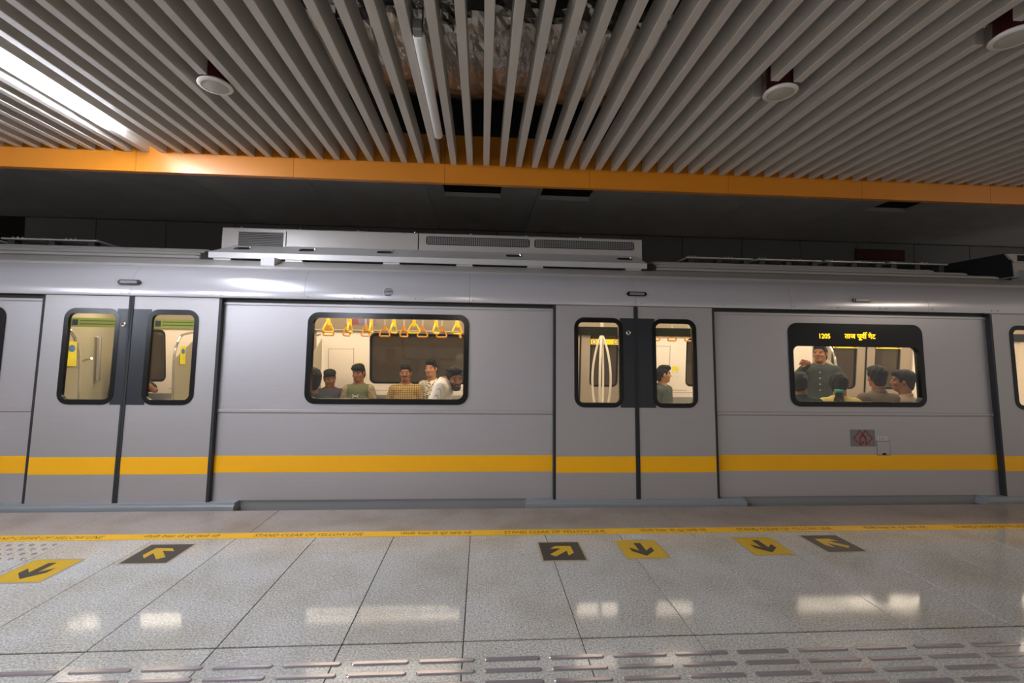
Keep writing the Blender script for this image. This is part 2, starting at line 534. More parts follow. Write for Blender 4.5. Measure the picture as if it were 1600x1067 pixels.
# arrow stickers on the floor
def arrow_sticker(label, cx, cy, base, ink, ang):
    t = thing('arrow_sticker', label, 'floor sticker', (cx, cy, 0.0005))
    MB().box(cx - 0.165, cx + 0.165, cy - 0.165, cy + 0.165, 0.0004, 0.0009).build('clear_border', M_stkclear, t)
    MB().box(cx - 0.15, cx + 0.15, cy - 0.15, cy + 0.15, 0.0006, 0.0013).build('backing', base, t)
    pts = [(-0.026, -0.105), (0.026, -0.105), (0.026, 0.028), (0.084, -0.03), (0.084, 0.035), (0.0, 0.115), (-0.084, 0.035), (-0.084, -0.03), (-0.026, 0.028)]
    c, s = math.cos(ang), math.sin(ang)
    pts = [(cx + x * c - y * s, cy + x * s + y * c) for x, y in pts]
    n = len(pts)
    tri = tessellate_polygon([[Vector((x, y, 0)) for x, y in pts]])
    MB().add([(x, y, 0.0019) for x, y in pts], tri).build('arrow', ink, t)
arrow_sticker('yellow square sticker with a black arrow beside the round studs', -2.83, 3.158, M_stky, M_stkb, PI)
arrow_sticker('black square sticker with a yellow arrow, next to the yellow one by the studs', -2.243, 3.388, M_stkb, M_stky, PI / 4 * 0.9)
arrow_sticker('black square sticker with a yellow diagonal arrow before the middle doors', 0.600, 3.330, M_stkb, M_stky, -PI / 4)
arrow_sticker('yellow square sticker with a black arrow before the middle doors', 1.200, 3.342, M_stky, M_stkb, PI)
arrow_sticker('yellow square sticker with a black arrow before the wall below the lit sign', 2.150, 3.365, M_stky, M_stkb, PI)
arrow_sticker('black square sticker with a yellow arrow, rightmost of the row', 2.727, 3.395, M_stkb, M_stky, PI / 4)

# ------------------------------------------------------------------ slatted ceiling, fascia, plenum
ceiling = MB().box(-9.5, 10, -7, 4.13, 4.1, 4.2).build('ceiling', M_plenum, kind='structure')
SPK = [(-1.72, 2.97), (1.865, 2.73), (2.74, 2.15)]
SLX, SLP, SW = 0.012, 0.1465, 0.026
SZ0, SZ1 = 3.130, 3.285
slat_me = {}
def slat(x, y0, y1):
    key = (round(y0, 3), round(y1, 3))
    if key not in slat_me:
        c = 0.002
        mb = MB()
        prof = [(-SW + c, SZ0), (SW - c, SZ0), (SW, SZ0 + c), (SW, SZ1), (-SW, SZ1), (-SW, SZ0 + c)]
        n = 6
        mb.add([(px, y0, pz) for px, pz in prof] + [(px, y1, pz) for px, pz in prof],
               [(i, (i + 1) % n, n + (i + 1) % n, n + i) for i in range(n)] + [tuple(range(n - 1, -1, -1)), tuple(range(n, 2 * n))])
        o = mb.build('slat', M_slat, ceiling)
        slat_me[key] = o.data
    else:
        o = link('slat', slat_me[key], ceiling)
    o.location = (x, 0, 0)
for k in range(-48, 56):
    x = SLX + SLP * k
    cut = None
    for sx, sy in SPK:
        if abs(x - sx) < 0.105:
            cut = (sy - 0.088, sy + 0.088)
    y0 = 0.0 if abs(x) < 4.5 else 1.0
    if cut:
        slat(x, y0, cut[0]); slat(x, cut[1], 4.078)
    else:
        slat(x, y0, 4.078)
# cross rails carrying the slats
for y in (0.9, 2.02):
    MB().box(-7.2, 8.2, y - 0.02, y + 0.02, SZ1 + 0.001, SZ1 + 0.04).build('carrier_rail', M_plenum, ceiling)
# slats over the rear of the platform, out of sight behind the viewer
MB().box(-7.2, 8.2, -7, -0.02, SZ0, SZ0 + 0.02).build('rear_panel', M_slat, ceiling)

trim = MB().box(-9.5, 10, 4.084, 4.13, 2.966, 3.66).build('trim_1', M_black, kind='structure')
for i in range(-7, 8):
    x0 = -0.36 + 1.32 * i
    MB().box(x0 + 0.0015, x0 + 1.3185, 4.080, 4.128, 2.962, 3.398).build('fascia_panel', M_orange, trim)

# suspended tubes between the slats
def tube_light(x, y0, y1, lit, label, z=3.138):
    t = thing('tube_light', label, 'ceiling lamp', (x, (y0 + y1) / 2, z), 'tube lamps between the ceiling slats')
    n = 14
    mb = MB()
    r = 0.034
    prof = [(0.6, -0.02), (1.0, 0.0)]
    mb.tube([(x, y0, z), (x, y0 + 0.012, z), (x, y1 - 0.012, z), (x, y1, z)], [r * 0.8, r, r, r * 0.8], 12)
    mb.build('diffuser', (M_tube_dim if lit == 2 else M_tube_lit) if lit else M_white, t, smooth=True)
    MB().box(x - 0.012, x + 0.012, y0 + 0.02, y1 - 0.02, z + 0.030, z + 0.055).build('batten', M_grey, t)
    for yy in (y0, y1):
        s = -1 if yy == y0 else 1
        mb = MB(); mb.box(x - 0.023, x + 0.023, min(yy, yy + s * 0.055), max(yy, yy + s * 0.055), z - 0.018, z + 0.045)
        if s < 0:
            e = mb.build('end_clip', M_grey, t)
    for yy in (y0 + 0.15, y1 - 0.15):
        MB().tube([(x, yy, z + 0.04), (x, yy, 3.40)], 0.004, 6).build('hanger_wire', M_black, t)
tube_light(-2.870, 2.45, 3.64, True, 'brightly lit tube lamp between the ceiling slats, left of the round speaker')
tube_light(-0.366, 2.42, 3.56, False, 'unlit white tube lamp hanging between slats below the crumpled foil duct')
tube_light(2.125, 2.50, 3.64, False, 'unlit tube lamp half hidden by slats beside the right-hand speaker', z=3.20)
tube_light(4.615, 2.50, 3.64, False, 'unlit tube lamp deep between the slats near the right picture edge', z=3.20)
for nm, x, y in (('first', -7.85, -1.75), ('second', -5.36, -1.75), ('third', -2.87, -1.75), ('fourth', -0.366, -1.75), ('last', 7.10, 0.9)):  # unseen lamps; leftmost added to brighten the left, last two dimmed for darker right
    tube_light(x, y, y + 1.2, 1 if x < -1 else 2, 'unseen lit tube lamp, %s from the left of its row' % nm, z=3.08)

def speaker(x, y, label):
    t = thing('ceiling_speaker', label, 'speaker', (x, y, 3.10), 'round speakers under the slats')
    MB().lathe([(0.088, 0.018), (0.098, 0.010), (0.1, 0.002), (0.094, -0.004), (0.078, -0.006), (0.076, -0.001)], (x, y, 3.108), n=32).build('rim', M_spk, t, smooth=True)
    MB().lathe([(0.0765, 0.0), (0.06, -0.004), (0.03, -0.006), (0.004, -0.0065)], (x, y, 3.105), n=28).build('grille', M_spkg, t, smooth=True)
    MB().lathe([(0.078, 0.0), (0.078, 0.16), (0.06, 0.19)], (x, y, 3.128), n=24).build('can', M_red, t, smooth=True)
speaker(*SPK[0], 'round white ceiling speaker beside the lit tube lamp')
speaker(*SPK[1], 'round white ceiling speaker beside the half hidden unlit tube on the right')
speaker(*SPK[2], 'round ceiling speaker at the upper right picture corner')

# foil wrapped air duct above the slats
duct = thing('foil_duct', 'crumpled silver foil wrapped air duct above the ceiling slats', 'duct', (0, 3.3, 3.7))
nx, ns = 220, 34
vs = []; fs = []
rnd = np.random.RandomState(3)
ph = rnd.rand(24, 3) * 6.28; fr = rnd.rand(24, 2) * np.array([14, 9]) + np.array([2, 1])
for i in range(nx):
    x = -4.2 + 8.4 * i / (nx - 1)
    for k in range(ns):
        a = 2 * PI * k / ns
        b = sum(math.sin(fr[q][0] * x * (1 + q % 3) + fr[q][1] * a + ph[q][0]) / (1 + 0.35 * q) for q in range(16))
        rr = 1 + 0.030 * b + 0.02 * math.copysign(1, math.sin(9 * x + 3 * math.sin(2 * a)))
        cy = 0.47 * math.copysign(abs(math.cos(a)) ** 0.7, math.cos(a)); cz = 0.17 * math.copysign(abs(math.sin(a)) ** 0.7, math.sin(a))
        vs.append((x, 3.33 + cy * rr, 3.66 + cz * rr))
for i in range(nx - 1):
    for k in range(ns):
        a, b = i * ns + k, i * ns + (k + 1) % ns
        fs.append((a, b, b + ns, a + ns))
MB().add(vs, fs).build('foil_wrap', M_foil, duct)
for x in (-2.2, -0.92, 0.36, 1.64, 2.9):
    mb = MB()
    mb.box(x - 0.02, x + 0.02, 2.78, 3.88, 3.435, 3.455)
    mb.tube([(x, 2.79, 3.44), (x, 2.79, 4.1)], 0.006, 6); mb.tube([(x, 3.87, 3.44), (x, 3.87, 4.1)], 0.006, 6)
    mb.build('hanger', M_black, duct)
MB().box(-4.4, 4.4, 2.25, 2.55, 3.55, 3.62).build('cable_tray', M_black, duct)

# ------------------------------------------------------------------ track side: soffit, wall, track bed
soffit = MB().box(-12, 13, 4.13, 8.1, 3.66, 3.80).build('ceiling_trackside', M_plenum, kind='structure')
for i in range(-8, 9):
    x0 = -0.767 + 1.484 * i
    holes = []
    if i == 0: holes = [(-0.548, 0.222)]
    if i == 1: holes = [(0.762, 1.466)]
    if i == 4: holes = [(5.55, 6.2)]
    loops = [rect(x0 + 0.004, x0 + 1.480, 4.13, 8.0)]
    for a, b in holes:
        loops.append(rect(a, b, 5.45, 6.27)[::-1])
    # plate() lays loops in (x, z); here the second axis is y, so swap on the way in
    mb = MB(T=lambda x, d, z: (x, z, d))
    mb.plate(loops, 3.60, 3.659)
    mb.build('soffit_panel', M_concrete, soffit)
wall = MB().box(-12, 13, 7.98, 8.2, -1.2, 3.8).build('wall_far', M_joint, kind='structure')
for i in range(-10, 11):
    x0 = 3.57 + 1.11 * (i - 0)
    MB().bbox(x0 + 0.006, x0 + 1.104, 7.93, 7.985, -1.2, 3.58, 0.006).build('wall_panel', M_wall, wall)
MB().box(-12, 13, 4.262, 8.2, -1.3, -1.1).build('floor_trackbed', M_track, kind='structure')
MB().box(-12.2, -12, 4.13, 8.2, -1.3, 3.8).build('light_block_left', M_wall, kind='structure')  # unseen, added across the track to keep ambient light off the soffit
MB().box(13, 13.2, 4.13, 8.2, -1.3, 3.8).build('light_block_right', M_wall, kind='structure')  # matching added light blocker, unseen at the right end
rs = thing('wall_sign', 'dim dark red sign on the tunnel wall above the train roof', 'sign', (7.3, 7.91, 3.3))
mb = MB(); mb.bbox(6.85, 7.8, 7.90, 7.929, 3.27, 3.45, 0.004); mb.build('sign_panel', M_signred, rs)
mb = MB(); mb.box(6.84, 7.81, 7.915, 7.9295, 3.26, 3.27); mb.box(6.84, 7.81, 7.915, 7.9295, 3.45, 3.46); mb.build('sign_frame', M_black, rs)

# ------------------------------------------------------------------ the train
train = thing('metro_train', 'silver metro train with a yellow stripe standing at the platform', 'train', (0, 5.78, 0))
ZB, ZT = 0.045, 1.925                # bottom and top of the body side sheets
SEAL_X = ((-4.047, -3.274, -2.480), (0.714, 1.531, 2.334), (5.373, 6.19, 6.985))
W_SIDE = {1: (-1.681, -0.130, 0.932, 1.812), 2: (3.150, 4.627, 0.936, 1.795), 0: (-5.98, -4.405, 0.932, 1.812)}

def side_panel(x0, x1, win, sign=False, T=TM, far=False, m=None):
    name = 'side_panel' if not far else 'far_side_panel'
    m = m or M_body
    loops = [rect(x0, x1, ZB, ZT + 0.02)]
    if win:
        wx0, wx1, wz0, wz1 = win
        loops.append(rrect(wx0 + 0.02, wx1 - 0.02, wz0 + 0.02, wz1 - 0.02, 0.085)[::-1])
    p = MB(T).plate(loops, 0.05, 0.12).build(name, m, train)
    if win:
        gx0, gx1, gz0, gz1 = wx0 + 0.048, wx1 - 0.05, wz0 + 0.05, (1.555 if sign else wz1 - 0.052)
        fl = [rrect(wx0, wx1, wz0, wz1, 0.10), rrect(gx0, gx1, gz0, gz1, 0.06)[::-1]]
        MB(T).plate(fl, 0.040, 0.10).build('window_frame', M_rubber, p)
        MB(T).plate([rrect(gx0 - 0.01, gx1 + 0.01, gz0 - 0.01, gz1 + 0.01, 0.065)], 0.060, 0.066).build('pane', M_glass if not far else M_glassfar, p)
    return p
def near_details(p, x0, x1):
    MB(TM).bbox(x0, x1, 0.042, 0.0505, 0.850, 0.880, 0.004).build('waist_rib', M_body, p)
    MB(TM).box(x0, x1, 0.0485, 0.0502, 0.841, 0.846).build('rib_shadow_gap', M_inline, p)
    MB(TM).box(x0, x1, 0.0485, 0.0505, 0.298, 0.452).build('livery_stripe', M_yellow, p)
    MB(TM).bbox(x0, x1, 0.040, 0.0505, 1.868, 1.893, 0.003).build('top_flange', M_body, p)
    MB(TM).box(x0, x1, 0.0475, 0.0505, 1.895, 1.945).build('top_shade_strip', M_seal, p)  # dark strip paints the shadow of the cant on the sheet top

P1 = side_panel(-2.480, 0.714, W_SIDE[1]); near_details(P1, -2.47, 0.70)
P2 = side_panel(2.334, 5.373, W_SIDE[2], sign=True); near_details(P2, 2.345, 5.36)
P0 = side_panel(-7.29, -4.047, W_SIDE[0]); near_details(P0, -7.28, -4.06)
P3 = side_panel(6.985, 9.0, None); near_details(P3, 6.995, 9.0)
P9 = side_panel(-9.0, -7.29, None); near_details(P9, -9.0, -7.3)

def door_leaf(x0, x1, win, knob, T=TM, far=False):
    """one sliding leaf; win = (x0, x1, z0, z1) of the black window rubber, knob = side of the lock"""
    nm = 'door_leaf' if not far else 'far_door_leaf'
    wx0, wx1, wz0, wz1 = win
    loops = [rect(x0 + 0.012, x1 - 0.012, ZB, ZT), rrect(wx0 + 0.015, wx1 - 0.015, wz0 + 0.015, wz1 - 0.015, 0.085)[::-1]]
    d = MB(T).plate(loops, 0.0, 0.042).build(nm, M_door if not far else M_indoor, train)
    gx0, gx1, gz0, gz1 = wx0 + 0.040, wx1 - 0.040, wz0 + 0.046, wz1 - 0.048
    MB(T).plate([rrect(wx0, wx1, wz0, wz1, 0.10), rrect(gx0, gx1, gz0, gz1, 0.05)[::-1]], -0.006, 0.026).build('window_frame', M_rubber, d)
    MB(T).plate([rrect(gx0 - 0.008, gx1 + 0.008, gz0 - 0.008, gz1 + 0.008, 0.055)], 0.012, 0.018).build('pane', M_glass if not far else M_glassfar, d)
    inner = x1 if abs(wx0 - x0) > abs(x1 - wx1) else x0
    return d
def door_pair(sx, nolabel=False):
    a, b, c = sx
    wl = (a + 0.193, a + 0.684, 0.920, 1.806)
    wr = (c - 0.640, c - 0.182, 0.920, 1.806)
    l = door_leaf(a, b, wl, 1); r = door_leaf(b, c, wr, 0)
    for d, x0, x1, w, s in ((l, a, b, wl, 1), (r, b, c, wr, -1)):
        px0, px1 = (w[1] - 0.03, x1 - 0.02) if s > 0 else (x0 + 0.02, w[0] + 0.03)
        q = (px0 + (0 if s > 0 else 0), px1)
        MB(TM).plate([rect(q[0], q[1], 0.920, 1.806)], -0.0035, 0.001).build('dark_panel', M_panelblk, d)
        MB(TM).box(x0 + 0.014, x1 - 0.014, -0.0015, 0.0008, 0.297, 0.450).build('livery_stripe', M_yellow, d)
        e = x0 if s > 0 else x1
        MB(TM).box(e - 0.013, e + 0.013, 0.001, 0.050, ZB, ZT).build('edge_seal', M_seal, d)
        MB(TM).box(b - 0.021 if s > 0 else b + 0.001, b - 0.001 if s > 0 else b + 0.021, -0.008, 0.045, ZB, ZT).build('centre_seal', M_seal, d)
        # printed strip across the top of the pane
        MB(TM).box(w[0] + 0.045, w[1] - 0.045, 0.0185, 0.020, 1.63, 1.715).build('notice_strip', M_notice if a < 0 else M_noticed, d)
    kx = a + (0.718 if a < 0 else 0.737)
    k = MB(TM).lathe([(0.024, 0.0), (0.024, -0.010), (0.019, -0.014)], (kx, -0.003, 1.66), 'y', 20).build('lock_ring', M_chrome, l, smooth=True)
    MB(TM).lathe([(0.011, 0.0), (0.011, -0.0155)], (kx, -0.003, 1.66), 'y', 14).build('lock_core', M_dark, l)
    if a < 0:
        for d, w in ((l, wl), (r, wr)):
            for zz in (1.655, 1.685):
                MB(TM).box(w[0] + 0.12, w[1] - 0.06, 0.0175, 0.0184, zz, zz + 0.009).build('notice_line', M_noticed, d)
            MB(TM).box(w[0] + 0.055, w[0] + 0.105, 0.0172, 0.0184, 1.645, 1.70).build('notice_symbol', M_dark, d)
    # threshold under the pair
    MB(TM).bbox(a - 0.275, c + 0.26, -0.048, 0.12, -0.035, 0.030, 0.008).build('door_sill', M_sill, train)
    MB(TM).box(a - 0.27, c + 0.255, -0.020, 0.06, 0.029, 0.046).build('sill_rail', M_sill, train)
for sx in SEAL_X:
    door_pair(sx)

# skirt below the body
MB(TM).box(-9, 9, 0.065, 0.14, -0.75, ZB + 0.01).build('skirt', M_skirt, train)
# the white mark plate, the label and the small flap on the right panel
lp = MB(TM).box(3.768, 4.035, 0.0475, 0.051, 0.536, 0.706).build('logo_plate', M_plate, train)
mb = MB(TM)
stroke(mb, [(3.838, 0.655), (3.869, 0.694), (3.93, 0.628), (3.934, 0.62)], 0.010, 0.0455, 0.0478)
stroke(mb, [(3.968, 0.653), (3.934, 0.697), (3.869, 0.624), (3.873, 0.560)], 0.010, 0.0455, 0.0478)
stroke(mb, [(3.830, 0.648), (3.802, 0.619), (3.875, 0.549), (3.908, 0.576), (3.895, 0.587)], 0.010, 0.0455, 0.0478)
stroke(mb, [(3.975, 0.648), (4.004, 0.619), (3.932, 0.552), (3.932, 0.622), (3.900, 0.660)], 0.010, 0.0455, 0.0478)
stroke(mb, [(3.866, 0.606), (3.880, 0.632), (3.900, 0.646), (3.921, 0.632), (3.936, 0.606)], 0.009, 0.0455, 0.0478)
mb.build('logo_mark', M_redmark, lp)
lb = MB(TM).box(4.064, 4.165, 0.0478, 0.051, 0.597, 0.636).build('white_label', M_label, train)
g = text_geo('EAD'); v2 = fit(g[0], 4.076, 4.153, 0.604, 0.629)
MB(TM).add([(x, 0.0472, z) for x, z in v2], g[1]).build('lettering', M_dark, lb)
fl = MB(TM).bbox(4.052, 4.188, 0.046, 0.052, 0.452, 0.586, 0.002).build('access_flap', M_body, train)
mb = MB(TM)
for r_ in ((4.046, 4.052, 0.446, 0.592), (4.188, 4.194, 0.446, 0.592), (4.046, 4.194, 0.586, 0.592), (4.046, 4.194, 0.446, 0.452)):
    mb.box(r_[0], r_[1], 0.0482, 0.0508, r_[2], r_[3])
mb.build('flap_gap', M_inline, fl)
MB(TM).plate([[(4.10, 0.452), (4.142, 0.452), (4.138, 0.470), (4.104, 0.470)]], 0.043, 0.0465).build('flap_latch', M_black, fl)

# destination display behind the upper part of the right window
dd = MB(TM).box(3.30, 4.48, 0.046, 0.090, 1.590, 1.735).build('destination_display', M_black, train)
g = text_geo('1205', 0.0, 0.02); v2 = fit(g[0], 3.487, 3.604, 1.636, 1.688)
mb = MB(TM).add([(x, 0.0385, z) for x, z in v2], g[1]); mb.build('led_number', M_led, dd)
# Hindi destination: three words, the hook over the second drawn by hand
g = text_geo('\u0924\u093e\u091c \u092a\u0942\u0935\u0940 \u0917\u0947\u091f', 0.0, 0.022)
v2 = fit(g[0], 3.762, 4.103, 1.622, 1.706)
mb = MB(TM).add([(x, 0.0385, z) for x, z in v2], g[1])
stroke(mb, [(3.991, 1.694), (3.998, 1.706), (4.007, 1.707), (4.010, 1.699)], 0.0055, 0.0382, 0.0388)
mb.build('led_words', M_led, dd)

# cant rail: curved sheets between body side and roof
prof = [(-0.018, 1.930), (-0.022, 1.945), (-0.014, 2.030), (0.0, 2.095), (0.016, 2.135), (0.040, 2.175), (0.070, 2.205), (0.105, 2.228), (0.112, 2.236)]
cp = [(4.35 + d + 0.0644 * z, z) for d, z in prof]
back = [(4.62, 2.236), (4.62, 2.12), (4.56, 1.93)]
segs = [-9, -6.45, -4.85, -3.28 - 0.0, -1.705, -0.131, 1.53, 3.157, 4.660, 6.2, 9]
for a, b in zip(segs[:-1], segs[1:]):
    c = MB().prof_x(cp + back, a + 0.0012, b - 0.0012).build('cant_panel', M_cant, train, smooth=True)
    for rx in (-4.9, -3.33, -2.51, -1.705, -1.2, -0.62, -0.131, 0.6, 1.55, 2.4, 3.15, 3.62, 4.15, 4.66, 5.4):
        if a - 0.01 <= rx < b - 0.02:
            for s in (-0.035, 0.035):
                if a + 0.01 < rx + s < b - 0.01:
                    MB().lathe([(0.007, 0.002), (0.007, -0.003), (0.004, -0.005)], (rx + s, 4.35 - 0.0205 + 0.0644 * 1.956, 1.956), 'y', 8).build('rivet', M_grey, c)
MB().box(-9, 9, 4.62, 7.0, 2.14, 2.2).build('roof_pan', M_skirt, train)
def marker(x, z, bright):
    m = MB(TM).plate([[(x - 0.085, z - 0.022), (x + 0.085, z - 0.022), (x + 0.105, z), (x + 0.085, z + 0.022), (x - 0.085, z + 0.022), (x - 0.105, z)]], -0.028, 0.0).build('side_marker', M_rubber, train)
    MB(TM).bbox(x - 0.075, x + 0.075, -0.036, -0.027, z - 0.015, z + 0.015, 0.004).build('marker_lens', M_lens, m)
marker(-3.298, 2.056, 0); marker(1.540, 2.052, 1); marker(3.924, 2.038, 1)
sg = MB(TM).lathe([(0.046, 0.010), (0.046, -0.018), (0.042, -0.020)], (-0.917, 0.0, 2.015), 'y', 24).build('sounder', M_cant, train)
mb = MB(TM)
for k in range(6):
    zz = 2.015 - 0.0325 + 0.013 * k; hw = math.sqrt(max(0, 0.042 ** 2 - (zz - 2.015) ** 2))
    mb.box(-0.917 - hw, -0.917 + hw, -0.0235, -0.019, zz - 0.0034, zz + 0.0034)
mb.build('sounder_slots', M_dark, sg)

# roof: gutter, flat base roof, two raised ribbed sections
base = [(4.600, 2.236), (4.612, 2.262), (4.64, 2.275), (4.80, 2.352), (5.2, 2.405), (5.78, 2.43), (6.36, 2.405), (6.76, 2.352), (6.96, 2.25), (6.98, 2.2)]
MB().prof_x(base, -9, 9).build('roof_shell', M_roof, train, smooth=True)
MB().box(-9, 9, 6.93, 7.1, 1.93, 2.24).build('far_cant', M_cant, train)
def raised(x0, x1, lift, t0, t1):
    pr = [(4.78, 2.336), (4.85, 2.378), (4.96, 2.432), (5.12, 2.49), (5.32, 2.545), (5.55, 2.58), (5.78, 2.59), (6.01, 2.58), (6.24, 2.545), (6.5, 2.46), (6.8, 2.29)]
    bz = lambda y: np.interp(y, [p[0] for p in base], [p[1] for p in base]) - 0.01
    n = len(pr)
    def endx(i, side):                     # the ends slope away: the crown starts farther in
        h = (pr[i][1] - bz(pr[i][0])) / 0.17
        return (x0 + t0 * h) if side == 0 else (x1 - t1 * h)
    vs = []
    for x_, f in ((0, 0), (0, 1), (1, 1), (1, 0)):
        for i, (y, z) in enumerate(pr):
            xx = endx(i, x_) if f else (x0 if x_ == 0 else x1)
            vs.append((xx, y, z if f else bz(y)))
    fs = [(r * n + i, r * n + i + 1, (r + 1) * n + i + 1, (r + 1) * n + i) for r in range(3) for i in range(n - 1)]
    o = MB().add(vs, fs).build('raised_roof', M_roofshade, train)  # darker base colour paints the shade between the ribs
    for i in range(1, 7):
        y, z = pr[i]
        a, b = endx(i, 0), endx(i, 1)
        for yy, zz in ((y, z),):
            MB().tube([(a, yy, zz - 0.002), (a + 0.05, yy, zz + 0.006), (b - 0.05, yy, zz + 0.006), (b, yy, zz - 0.002)], 0.016, 6).build('roof_rib', M_roof, o, smooth=True)
raised(-8.9, -2.86, 0.17, 0.1, 0.25)
raised(1.86, 6.12, 0.17, 0.18, 1.15)

# roof plates on small stand-offs
def roof_plate(x0, x1):
    p = MB().bbox(x0, x1, 5.33, 5.72, 2.622, 2.642, 0.006).build('roof_plate', M_fair, train)
    for fx in (0.08, 0.5, 0.92):
        x = x0 + (x1 - x0) * fx
        MB().box(x - 0.035, x + 0.035, 5.36, 5.44, 2.53, 2.624).build('stand_off', M_seal, p)
    for fx in (0.06, 0.11, 0.16, 0.62, 0.67, 0.72):
        x = x0 + (x1 - x0) * fx
        MB().lathe([(0.011, 0), (0.011, 0.022), (0.006, 0.028)], (x, 5.40, 2.641), n=8).build('bolt', M_chrome, p)
for a, b in ((-5.30, -4.30), (-6.5, -5.45), (2.46, 3.29), (3.36, 4.17), (4.24, 5.00), (5.08, 5.84)):
    roof_plate(a, b)

# roof cooling unit: sloping rail with slots, case with louver and grilles
def slope_T(x, d, z):      # z runs 0..1 up the slope
    return (x, 4.805 + 0.24 * z + d * 0.55, 2.438 + 0.135 * z - d * 0.8)
fr = MB().prof_x([(4.790, 2.372), (4.790, 2.430), (4.805, 2.440), (4.83, 2.440), (4.83, 2.372)], -2.79, 1.765).build('fairing_rail', M_fair, train)
SL = [-2.52, -1.86, -1.05, 0.33, 1.56]
loops = [[(-2.79, 0), (1.765, 0), (1.70, 1), (-2.62, 1)]]
for s in SL:
    loops.append(rrect(s - 0.085, s + 0.085, 0.32, 0.68, 0.06, 3)[::-1])
MB(slope_T).plate(loops, 0.0, 0.006).build('fairing_slope', M_fair, fr)
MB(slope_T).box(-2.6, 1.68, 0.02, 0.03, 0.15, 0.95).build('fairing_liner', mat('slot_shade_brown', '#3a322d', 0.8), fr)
for s in SL:
    MB().lathe([(0.014, 0), (0.014, 0.02), (0.008, 0.026)], (s + 0.075, 4.93, 2.502), n=10).build('bolt', M_chrome, fr)
for x in (-2.66, -1.95, -0.96, -0.2, 0.55, 1.62):
    MB().box(x - 0.085, x + 0.085, 4.80, 4.90, 2.33, 2.3725).build('fairing_foot', M_roof, train)
MB().bbox(-2.205, -2.075, 4.645, 4.82, 2.27, 2.362, 0.003).build('roof_block', M_label, train)
MB().bbox(-2.20, -2.08, 4.72, 4.82, 2.35, 2.37, 0.003).build('roof_bracket', M_fair, train)
def ac_case(x0, x1, y, z0, z1, m):
    return MB().prof_x([(y - 0.02, z0), (y, z1 - 0.012), (y + 0.012, z1), (y + 0.45, z1 + 0.03), (y + 1.0, z1 + 0.03), (y + 1.45, z1), (y + 1.45, z0)], x0, x1).build('cooling_unit_case', m, train)
ca = ac_case(-2.79, -0.722, 5.03, 2.42, 2.752, M_ac)
cb = ac_case(-0.710, 1.79, 5.03, 2.42, 2.752, M_ac)
MB().box(-0.724, -0.708, 5.05, 6.3, 2.44, 2.73).build('case_gap', M_black, ca)
def CT(x, d, z):           # on the leaning front of the case
    return (x, 5.01 + 0.02 * (z - 2.42) / 0.32 + d, z)
MB(CT).box(-2.625, -2.140, -0.004, 0.003, 2.530, 2.705).build('louver_recess', M_black, ca)
for k in range(9):
    z = 2.545 + 0.019 * k
    MB(CT).add([(-2.615, -0.012, z), (-2.15, -0.012, z), (-2.15, -0.002, z + 0.014), (-2.615, -0.002, z + 0.014), (-2.615, -0.009, z - 0.003), (-2.15, -0.009, z - 0.003)],
               [(0, 1, 2, 3), (4, 5, 1, 0)]).build('louver_blade', M_grey, ca)
mb = MB(CT)
for r_ in ((-2.64, -2.615, 2.53, 2.715), (-2.15, -2.125, 2.53, 2.715), (-2.64, -2.125, 2.705, 2.722)):
    mb.box(r_[0], r_[1], -0.013, 0.003, r_[2], r_[3])
mb.build('louver_frame', M_ac, ca)
for x0, x1 in ((-0.632, 0.512), (0.565, 1.700)):
    MB(CT).plate([rrect(x0, x1, 2.622, 2.716, 0.02, 3)], -0.003, 0.003).build('grille_recess', M_black, cb)
    mb = MB(CT)
    n = 56
    for k in range(1, n):
        x = x0 + (x1 - x0) * k / n
        mb.box(x - 0.0028, x + 0.0028, -0.006, -0.003, 2.626, 2.712)
    for k in range(1, 6):
        z = 2.622 + 0.094 * k / 6
        mb.box(x0 + 0.01, x1 - 0.01, -0.0065, -0.0035, z - 0.002, z + 0.002)
    mb.build('grille_mesh', M_grey, cb)
for i in range(7):
    x = -2.62 + 0.62 * i
    MB().lathe([(0.016, 0), (0.016, 0.016), (0.008, 0.022)], (x, 5.08, 2.754), n=8).build('case_bolt', M_chrome, ca if x < -0.72 else cb)
# second cooling unit at the right end
MB().prof_x([(4.97, 2.43), (4.99, 2.705), (5.02, 2.72), (6.42, 2.735), (6.42, 2.43)], 6.255, 6.275).build('cooling_unit_end', M_black, train)
c2 = MB().prof_x([(4.98, 2.42), (5.0, 2.70), (5.02, 2.712), (6.4, 2.73), (6.4, 2.42)], 6.27, 9).build('cooling_unit_case', M_ac, train)
MB().plate([[(6.29, 2.60), (9, 2.60), (9, 2.70), (6.19, 2.70)]], 4.975, 5.0).build('case_front', M_ac, c2)
MB().box(6.33, 8.2, 4.970, 4.976, 2.615, 2.685).build('grille_recess', M_black, c2)
MB().prof_x([(4.86, 2.38), (4.86, 2.44), (5.06, 2.55), (5.06, 2.38)], 6.36, 9).build('fairing_rail', M_skirt, c2)

# ---- interior
MB().box(-8.9, 8.9, 4.5, 7.05, -0.06, 0.02).build('saloon_floor', M_infloor, train)
MB().box(-8.9, 8.9, 4.62, 6.98, 2.09, 2.135).build('saloon_ceiling', M_inwall, train)
for x in (-8.95, 8.95):
    MB().box(x - 0.05, x + 0.05, 4.4, 7.2, -0.1, 2.2).build('end_wall', M_inwall, train)
for y in (5.18, 6.34):
    MB().bbox(-8.6, 8.6, y - 0.16, y + 0.16, 2.072, 2.0895, 0.006).build('light_strip', M_strip, train)
